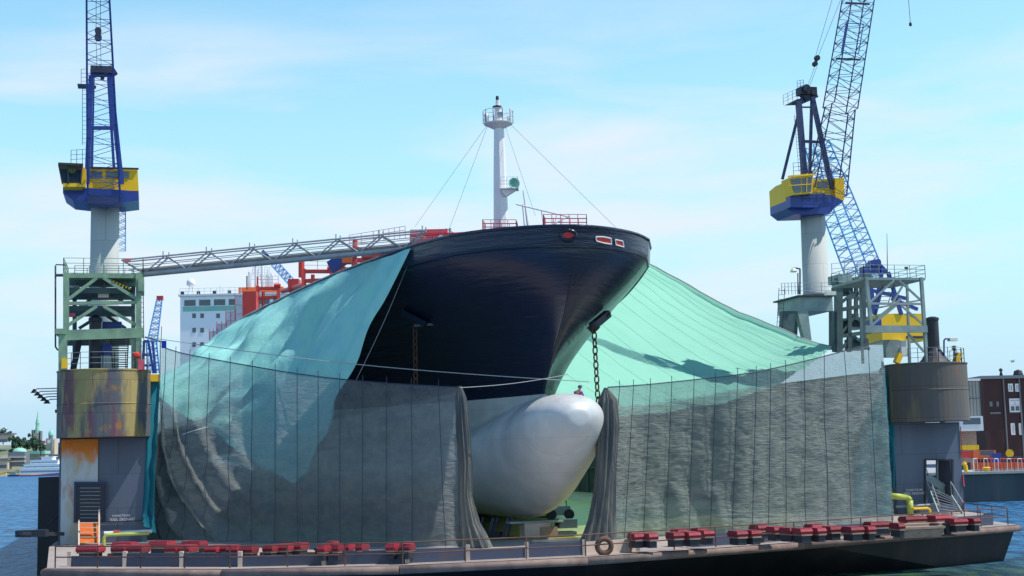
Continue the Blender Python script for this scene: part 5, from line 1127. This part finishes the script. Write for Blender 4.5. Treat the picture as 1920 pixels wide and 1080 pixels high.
# grey shed with glazed strip
t = thing('office_building', at(1825, 860, 222), 'pale grey hall with ribbed upper wall and glazed band between drum and brick warehouse', 'building')
d2 = 222; x0, x1 = at(1790, 800, d2).x, at(1840, 800, d2).x
z = lambda v: at(1830, v, d2).z
B().wbox(x0, x1, d2, d2 + 12, z(780), z(714)).make('upper_wall', M['stone'], t)
b = B()
for i in range(7): x = x0 + 1.0 + i * (x1 - x0 - 1) / 6.2; b.wbox(x, x + .14, d2 - .12, d2, z(780), z(714))
b.wbox(x0, x1, d2 - .12, d2, z(748), z(746)); b.make('wall_ribs', M['slate'], t)
B().wbox(x0 - .3, x1 + .1, d2 - .6, d2 + 12, z(714), z(710)).make('roof', M['white'], t)
x2 = at(1844, 800, d2 - 3).x
B().wbox(x0, x2, d2 - 3, d2 + 5, z(808), z(781)).make('bay', M['offwhite'], t); B().wbox(x0 + .4, x2 - .4, d2 - 3.05, d2 - 2.9, z(796), z(784)).make('glazed_band', M['glass'], t)
B().wbox(x0, x1 - 1, d2 - .5, d2 + 5, qz, z(808)).make('lower_wall', M['wood'], t)
# lorry and quay clutter
def truck():
    t = thing('flatbed_truck', at(1815, 868, 196), 'red lorry with a yellow canopy parked on the quay behind the right wall', 'truck'); d = 196
    P = lambda u, v: at(u, v, d)
    a_, c_ = P(1800, 835), P(1836, 843); B().wbox(a_.x, c_.x, d, d + 2.4, c_.z, a_.z).make('canopy', M['yellow'], t)
    a_, c_ = P(1800, 846), P(1824, 858); B().wbox(a_.x, c_.x, d, d + 2.4, c_.z, a_.z).make('body', M['red'], t)
    a_, c_ = P(1824, 845), P(1868, 858); cb = B().wbox(a_.x, c_.x, d, d + 2.2, c_.z, a_.z).make('cab', M['orange'], t)
    a_, c_ = P(1838, 845), P(1864, 853); B().wbox(a_.x, c_.x, d - .03, d + .2, c_.z, a_.z).make('window', M['glass'], cb)
    for u in (1806, 1818, 1848, 1860): p = P(u, 866); B().lathe(V((p.x, d - .1, qz + .5)), [(.5, 0), (.5, .3)], 14, V((0, 1, 0))).make('wheel', M['dark'], t)
    B().wbox(P(1800, 0).x, P(1866, 0).x, d + .1, d + 2, qz + .5, P(1830, 858).z).make('chassis', M['dark'], t)
truck()
p = at(1865, 858, 190); B().wbox(p.x - .3, p.x + .9, 190, 191, qz, at(1865, 850, 190).z).make('container_box', M['blue'], label='small blue box beside the red lorry cab on the quay', category='box')
p = at(1893, 850, 200); B().lathe(V((p.x, 200, p.z)), [(.02, -.02), (.55, 0), (.55, .1)], 16, V((0, -1, 0))).tube(V((p.x, 200, qz)), V((p.x, 200, p.z)), .08).make('round_sign', M['yellow'], label='round yellow disc sign before the brick warehouse', category='sign')
for i in range(14):
    u = 1829 + i * 6.6 + (4 if i > 6 else 0); p = at(u, 873, 180); t = thing('barrier_frame', V((p.x, 180, qz)), f'{ORD[i]} orange barrier frame from the left in the row on the quay', 'barrier', 'orange barrier frames on the quay')
    w = .23; h = at(u, 860, 180).z - qz
    B().wbox(p.x - w, p.x + w, 180, 181.2, qz + .35, qz + .35 + (h - .35) * .6).make('panel', M['orange'], t)
    B().path([V((p.x - w, 180, qz)), V((p.x - w, 180, qz + h)), V((p.x + w, 180, qz + h)), V((p.x + w, 180, qz))], .06, 5).make('frame', M['red'] if i % 3 else M['white'], t)
B().path([at(1806, 868, 174), at(1810, 872, 174), at(1812, 885, 174)], .25, 8).make('quay_hoop', M['yellow'], label='yellow curved post at the quay edge behind the right wall', category='post')
p = at(1850, 884, 174); B().lathe(V((p.x, 174, qz)), [(.4, 0), (.25, .3), (.5, .6), (.3, .7)], 10).make('quay_bollard', M['yellow'], label='squat yellow bollard on the quay edge below the barriers', category='bollard')
t = thing('flying_gull', at(1899, 678, 160), 'small grey gull flying above the brick warehouse', 'gull')
p = at(1899, 678, 160); B().lathe(p, [(.01, -.25), (.07, -.1), (.08, .05), (.03, .2), (.01, .28)], 8, V((.9, 0, .3)).normalized()).make('body', M['stone'], t)
for sg in (-1, 1): B().add([p + V((-.1, 0, 0)), p + V((.12, 0, 0)), p + V((.1, sg * .35, .22)), p + V((-.12, sg * .75, .12))], [(0, 1, 2, 3)]).make('wing', M['stone'], t)

# ================================================================ far shore, left
def ground_strip():
    rows = []
    xs = [i * 20 - 900 for i in range(50)]
    for k, (y, base) in enumerate(((930, -.5), (935, 1.2), (970, 2), (1040, 8), (1120, 20), (1300, 26), (1600, 24))):
        rows.append([V((x, y, base * (1 + .15 * noisy(V((x / 90, y / 90, 0)), 1)) if k > 1 else base)) for x in xs])
    B().grid(rows).make('far_shore', M['hill'], kind='structure', smooth=True)
ground_strip()
def P9(u, v, d=1000): return at(u, v, d)
def box9(b, u0, v0, u1, v1, d, dep=8):
    a_, c_ = at(u0, v0, d), at(u1, v1, d); return b.wbox(a_.x, c_.x, d, d + dep, c_.z, a_.z)
def rect(name, mm, par, *rs, d=1000, dep=8):
    b = B()
    for r_ in rs: box9(b, *r_, d, dep)
    return b.make(name, M[mm], par)
t = thing('church_tower', P9(68, 830, 1300), 'green copper church spire rising over the trees on the far shore', 'church tower')
d = 1300
rect('tower_body', 'stone', t, (61, 812, 74, 845), d=d, dep=6); rect('buttress', 'slate', t, (59, 806, 62, 830), (73, 808, 76, 830), d=d, dep=5)
def spire(u, prof, d, name, mm, par, n=8):
    c0 = at(u, prof[0][1], d); b = B(); b.lathe(V((c0.x, d + 3, 0)), [((at(u + r_, v, d).x - at(u, v, d).x), at(u, v, d).z) for r_, v in prof], n); return b.make(name, M[mm], par)
spire(68, [(5, 830), (4.5, 805), (3.6, 800), (3.6, 795), (4.2, 794), (3.4, 790), (2.6, 786), (1.8, 783), (1.2, 779), (.2, 770)], d, 'spire', 'copper', t)
t = thing('clock_tower', P9(93, 852), 'square stone clock tower with green dome near the white steamer', 'clock tower')
rect('tower_body', 'stone', t, (86, 822, 99, 856)); rect('side_bay', 'cream', t, (97, 824, 102, 858), d=999, dep=8)
spire(93, [(4.6, 822), (4.6, 817), (5.2, 816), (4.8, 812), (3.5, 808.5), (1, 806), (.3, 803)], 1000, 'dome', 'copper', t, 12)
spire(93, [(4, 824), (4, 816)], 999, 'lantern', 'slate', t, 8)
B().lathe(V((P9(92, 828).x, 999.8, P9(92, 828).z)), [(1.2, 0), (1.2, .15)], 16, V((0, -1, 0))).make('clock_face', M['white'], t)
t = thing('domed_hall', P9(32, 850), 'low waterfront hall with green dome and dark floors left of the steamer', 'building')
rect('wall', 'slate', t, (15, 848, 46, 874), d=960, dep=10); rect('ledge', 'cream', t, (14, 856, 46, 858), (14, 864, 46, 866), d=958, dep=2)
p = at(34, 848, 965); B().lathe(V((p.x, 968, p.z - .3)), [(4.8, 0), (4.5, 1.3), (3.5, 2.4), (2, 3.0), (.3, 3.2)], 20).make('dome', M['copper'], t, smooth=True)
t = thing('waterfront_building', P9(5, 830), 'cream flat roofed building on the hill at the left edge', 'building')
rect('wall', 'cream', t, (-14, 814, 20, 828), d=1100); rect('roof', 'slate', t, (-15, 812.5, 21, 814.5), d=1098, dep=12); rect('window_band', 'slate', t, (-10, 824, 12, 829), d=1099, dep=1)
t = thing('waterfront_building', P9(60, 850), 'yellow green roofed pavilion behind the white steamer', 'building')
rect('wall', 'stone', t, (48, 850, 84, 866), d=980); rect('roof', 'copper', t, (48, 846, 84, 851), d=978, dep=12)
t = thing('waterfront_building', P9(6, 870), 'small pale quayside building at the left edge with flat roof', 'building')
rect('wall', 'cream', t, (-14, 862, 14, 880), d=955); rect('roof', 'slate', t, (-15, 860, 15, 862.5), d=953, dep=10); rect('window_band', 'glass', t, (-10, 872, 12, 877), d=954.8, dep=.5)
t = thing('waterfront_building', P9(108, 860), 'low pale building with dark roof right of the clock tower', 'building')
rect('wall', 'stone', t, (99, 856, 120, 880), d=975); rect('roof', 'slate', t, (98, 852, 120, 857), d=973, dep=12)
t = thing('waterfront_building', P9(82, 828), 'pale house with red roof between the trees and the clock tower', 'building')
rect('wall', 'offwhite', t, (75, 829, 84, 836), d=1080); rect('roof', 'pink', t, (74, 826.5, 84.5, 829.5), d=1079, dep=9)
def tree(u, vt, vb, w, d, lab, seed):
    rd = random.Random(seed); base = at(u, vb, d); top_ = at(u, vt, d); t = thing('broadleaf_tree', V((base.x, d, base.z)), lab, 'tree', 'trees on the far shore')
    B().tube(V((base.x, d, base.z - 3)), V((base.x, d, (base.z + top_.z) / 2)), .5, 6, .25).make('trunk', M['wood'], t)
    b = B(); R = (at(u + w, vb, d).x - at(u, vb, d).x); H = (top_.z - base.z) / 2; c = V((base.x, d, base.z + H))
    cl = [(V((rd.gauss(0, .45), rd.gauss(0, .4), rd.gauss(0, .42))), rd.uniform(.25, .5)) for _ in range(16)]
    for cc, cr_ in cl:
        for _ in range(70):
            o_ = V((rd.gauss(0, 1), rd.gauss(0, 1), rd.gauss(0, 1))).normalized() * cr_ * rd.uniform(.7, 1.1) + cc
            if o_.z < -1: continue
            q = c + V((o_.x * R, o_.y * R, o_.z * H)); s_ = rd.uniform(.35, .8); a1 = V((rd.gauss(0, 1), rd.gauss(0, 1), rd.gauss(0, .6))).normalized() * s_; a2 = a1.orthogonal().normalized() * s_
            b.add([q - a1, q - a2, q + a1, q + a2], [(0, 1, 2, 3)])
    b.make('crown', M['leaf'], t)
TR = [(6, 808, 826, 11, 1110, 'tree at the left edge behind the cream building'), (28, 816, 840, 8, 1060, 'leftmost of the three trees right of the cream building'), (38, 818, 842, 8, 1050, 'middle of the three trees right of the cream building'), (50, 822, 842, 9, 1060, 'rightmost of the three trees right of the cream building'),
      (65, 818, 848, 9, 1020, 'tall dark tree right below the green spire'), (79, 832, 848, 6, 1020, 'small tree between the dark tree and the clock tower'), (108, 828, 856, 8, 1010, 'tree just right of the clock tower'), (117, 830, 858, 7, 1015, 'tree right of the clock tower touching the dock drum'), (22, 842, 850, 5, 1000, 'small bush tree left of the green dome')]
for i, a in enumerate(TR): tree(*a, seed=i + 5)
# paddle steamer
t = thing('paddle_steamer', V((at(75, 890, 880).x, 880, 0)), 'white multi deck excursion steamer with thin black funnel on the far shore', 'boat')
d = 880; px = lambda u: at(u, 880, d).x; pz = lambda v: at(75, v, d).z
b = B(); b.prism([V((px(34), d, .9)), V((px(40), d, -.3)), V((px(116), d, -.3)), V((px(125), d, 1.8)), V((px(60), d, .6))], V((0, 8, 0))); b.make('hull', M['blue'], t)
for (u0, u1, v0, v1) in ((36, 116, 879, 888), (44, 112, 871, 878.4), (56, 108, 863, 870.4), (76, 98, 857, 862.4)):
    dk_ = B().wbox(px(u0), px(u1), d + .6, d + 7, pz(v1) , pz(v0)).make('deckhouse', M['white2'], t)
    B().wbox(px(u0) + .5, px(u1) - .5, d + .5, d + .62, pz(v1) + .8, pz(v0) - 1.0).make('window_band', M['grey'], dk_)
    B().wbox(px(u0) - .6, px(u1) + .6, d, d + 8, pz(v0), pz(v0) + .22).make('deck_edge', M['white2'], dk_)
B().tube(V((px(74), d + 2, pz(866))), V((px(74), d + 2, pz(842))), .4, 10).make('funnel', M['dark'], t)
B().wbox(px(35), px(116), d - .03, d + .02, .4, .75).make('red_band', M['pink'], t)
for i, (u, lab) in enumerate(((6, 'white and yellow launch moored at the left edge'), (24, 'small grey launch moored just left of the steamer'))):
    tt = thing('small_boat', V((at(u, 888, 890).x, 890, 0)), lab, 'boat'); x = at(u, 888, 890).x
    B().prism([V((x - 3.4, 890, .9)), V((x - 2.8, 890, -.2)), V((x + 2.8, 890, -.2)), V((x + 3.6, 890, 1.1))], V((0, 2.5, 0))).make('hull', M['dblue'] if i else M['white'], tt)
    B().wbox(x - 2, x + 1.6, 890.4, 892, .9, 2.2).make('cabin', M['yellow'] if i == 0 else M['grey'], tt)
# low bank across the horizon behind the dock
B().add([V((-900, 1500, -.5)), V((2500, 1500, -.5)), V((2500, 1500, 9)), V((-900, 1500, 12))], [(0, 1, 2, 3)]).make('distant_bank', M['leaf'], kind='structure')

# ================================================================ water
m, nt, out = nodes('harbour_water'); bs = nt.nodes.new('ShaderNodeBsdfPrincipled'); L = nt.links.new
f, _ = noise_mask(nt, .02, (1, 1, 1), .40, .60)
tc = nt.nodes.new('ShaderNodeTexCoord'); sp = nt.nodes.new('ShaderNodeSeparateXYZ'); L(tc.outputs['Object'], sp.inputs[0])
# greener water in the shallow strip close to the dock front on the right
r1 = nt.nodes.new('ShaderNodeMapRange'); r1.inputs[1].default_value = 96; r1.inputs[2].default_value = 78; L(sp.outputs[1], r1.inputs[0])
r2_ = nt.nodes.new('ShaderNodeMapRange'); r2_.inputs[1].default_value = 0; r2_.inputs[2].default_value = 10; L(sp.outputs[0], r2_.inputs[0])
mu = nt.nodes.new('ShaderNodeMath'); mu.operation = 'MULTIPLY'; L(r1.outputs[0], mu.inputs[0]); L(r2_.outputs[0], mu.inputs[1])
c1 = mixcol(nt, f, (.03, .155, .33), (.045, .19, .39)); c2 = mixcol(nt, mu.outputs[0], c1, (.05, .10, .035)); L(c2, bs.inputs['Base Color'])
nt.nodes.remove(bs)
def wn(scale, st, det):
    n = nt.nodes.new('ShaderNodeTexNoise'); n.inputs['Scale'].default_value = scale; n.inputs['Detail'].default_value = det; n.inputs['Roughness'].default_value = .6
    mp = nt.nodes.new('ShaderNodeMapping'); mp.inputs['Scale'].default_value = st; L(tc.outputs['Object'], mp.inputs[0]); L(mp.outputs[0], n.inputs['Vector']); return n
n1 = wn(1.0, (.9, .26, 1), 8); n2 = wn(.22, (.6, .5, 1), 4)
ad = nt.nodes.new('ShaderNodeMath'); ad.operation = 'MULTIPLY_ADD'; ad.inputs[1].default_value = 1.6; L(n2.outputs[0], ad.inputs[0]); L(n1.outputs[0], ad.inputs[2])
bu = nt.nodes.new('ShaderNodeBump'); bu.inputs['Strength'].default_value = 1.0; bu.inputs['Distance'].default_value = 1.1; L(ad.outputs[0], bu.inputs['Height'])
cr_ = nt.nodes.new('ShaderNodeMapRange'); cr_.inputs[1].default_value = .45; cr_.inputs[2].default_value = .56; L(n1.outputs[0], cr_.inputs[0])
c3 = mixcol(nt, cr_.outputs[0], c2, (.012, .03, .075), 'MIX'); c4 = mixcol(nt, .75, c2, c3)  # dark side of the ripples painted into the water colour
df = nt.nodes.new('ShaderNodeBsdfDiffuse'); L(c4, df.inputs[0]); L(bu.outputs[0], df.inputs[1])
gl = nt.nodes.new('ShaderNodeBsdfGlossy'); gl.inputs['Roughness'].default_value = .16; gl.inputs[0].default_value = (.8, .9, 1, 1); L(bu.outputs[0], gl.inputs['Normal'])
fr_n = nt.nodes.new('ShaderNodeFresnel'); fr_n.inputs[0].default_value = 1.33; L(bu.outputs[0], fr_n.inputs['Normal'])
fm = nt.nodes.new('ShaderNodeMath'); fm.operation = 'MINIMUM'; fm.inputs[1].default_value = .34; L(fr_n.outputs[0], fm.inputs[0])
ms = nt.nodes.new('ShaderNodeMixShader'); L(fm.outputs[0], ms.inputs[0]); L(df.outputs[0], ms.inputs[1]); L(gl.outputs[0], ms.inputs[2]); L(ms.outputs[0], out.inputs[0])
wt = B().add([V((-4000, -200, 0)), V((4000, -200, 0)), V((4000, 9000, 0)), V((-4000, 9000, 0))], [(0, 1, 2, 3)]).make('water', m, kind='structure', org=V((0, 0, 0)))

# ================================================================ sky, sun, camera
SAZ, SEL = math.radians(-7), math.radians(59)       # direction towards the sun
sd_ = V((math.cos(SAZ) * math.cos(SEL), math.sin(SAZ) * math.cos(SEL), math.sin(SEL)))
w = bpy.data.worlds.new('World'); sc.world = w; w.use_nodes = True; nt = w.node_tree; nt.nodes.clear(); L = nt.links.new
sky = nt.nodes.new('ShaderNodeTexSky'); sky.sky_type = 'NISHITA'; sky.sun_disc = False; sky.sun_elevation = SEL; sky.sun_rotation = math.pi / 2 - SAZ
sky.air_density = 1.0; sky.dust_density = .6; sky.ozone_density = 1.0
tint = mixcol(nt, 1.0, sky.outputs[0], SKYTINT, 'MULTIPLY')
tc = nt.nodes.new('ShaderNodeTexCoord'); sp = nt.nodes.new('ShaderNodeSeparateXYZ'); L(tc.outputs['Generated'], sp.inputs[0])
hr = nt.nodes.new('ShaderNodeMapRange'); hr.interpolation_type = 'SMOOTHSTEP'; hr.inputs[1].default_value = .30; hr.inputs[2].default_value = -.02; L(sp.outputs[2], hr.inputs[0]); tint = mixcol(nt, hr.outputs[0], tint, HAZE)
mp = nt.nodes.new('ShaderNodeMapping'); mp.inputs['Scale'].default_value = (1.6, 1.6, 9.0); mp.inputs['Location'].default_value = (3.3, 1.0, .35); L(tc.outputs['Generated'], mp.inputs[0])
cn = nt.nodes.new('ShaderNodeTexNoise'); cn.inputs['Scale'].default_value = 2.2; cn.inputs['Detail'].default_value = 8; cn.inputs['Roughness'].default_value = .52; cn.inputs['Distortion'].default_value = .3; L(mp.outputs[0], cn.inputs['Vector'])
cr = nt.nodes.new('ShaderNodeMapRange'); cr.inputs[1].default_value = .40; cr.inputs[2].default_value = .64; cr.inputs[4].default_value = .85; L(cn.outputs[0], cr.inputs[0])
hz = nt.nodes.new('ShaderNodeMapRange'); hz.inputs[1].default_value = .36; hz.inputs[2].default_value = .22; L(sp.outputs[2], hz.inputs[0])   # thin cloud keeps low
mu = nt.nodes.new('ShaderNodeMath'); mu.operation = 'MULTIPLY'; L(cr.outputs[0], mu.inputs[0]); L(hz.outputs[0], mu.inputs[1])
c3 = mixcol(nt, mu.outputs[0], tint, CLOUD)
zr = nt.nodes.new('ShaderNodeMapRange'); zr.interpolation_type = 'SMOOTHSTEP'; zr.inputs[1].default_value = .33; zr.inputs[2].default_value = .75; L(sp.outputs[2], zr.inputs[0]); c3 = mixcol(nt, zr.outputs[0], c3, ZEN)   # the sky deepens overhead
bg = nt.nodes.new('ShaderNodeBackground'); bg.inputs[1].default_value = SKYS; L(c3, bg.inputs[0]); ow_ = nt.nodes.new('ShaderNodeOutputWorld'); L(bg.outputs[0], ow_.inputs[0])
sl = bpy.data.lights.new('sun', 'SUN'); sl.energy = SUNS; sl.angle = math.radians(.5); sl.color = (1, .95, .87); so = bpy.data.objects.new('sun', sl); COL.objects.link(so); so.rotation_euler = (-sd_).to_track_quat('-Z', 'Y').to_euler(); so.location = (60, 0, 60)
cd = bpy.data.cameras.new('camera'); cd.sensor_width = 36; cd.lens = F / 1920 * 36; cd.clip_end = 12000; cd.clip_start = .5
co = bpy.data.objects.new('camera', cd); COL.objects.link(co); co.matrix_world = Matrix.Translation(CAM) @ RC.to_4x4(); sc.camera = co
sc.view_settings.view_transform = 'Standard'; sc.view_settings.look = 'None'; sc.view_settings.exposure = 0
sc.cycles.use_denoising = True; sc.cycles.transparent_max_bounces = 24; sc.cycles.max_bounces = 8
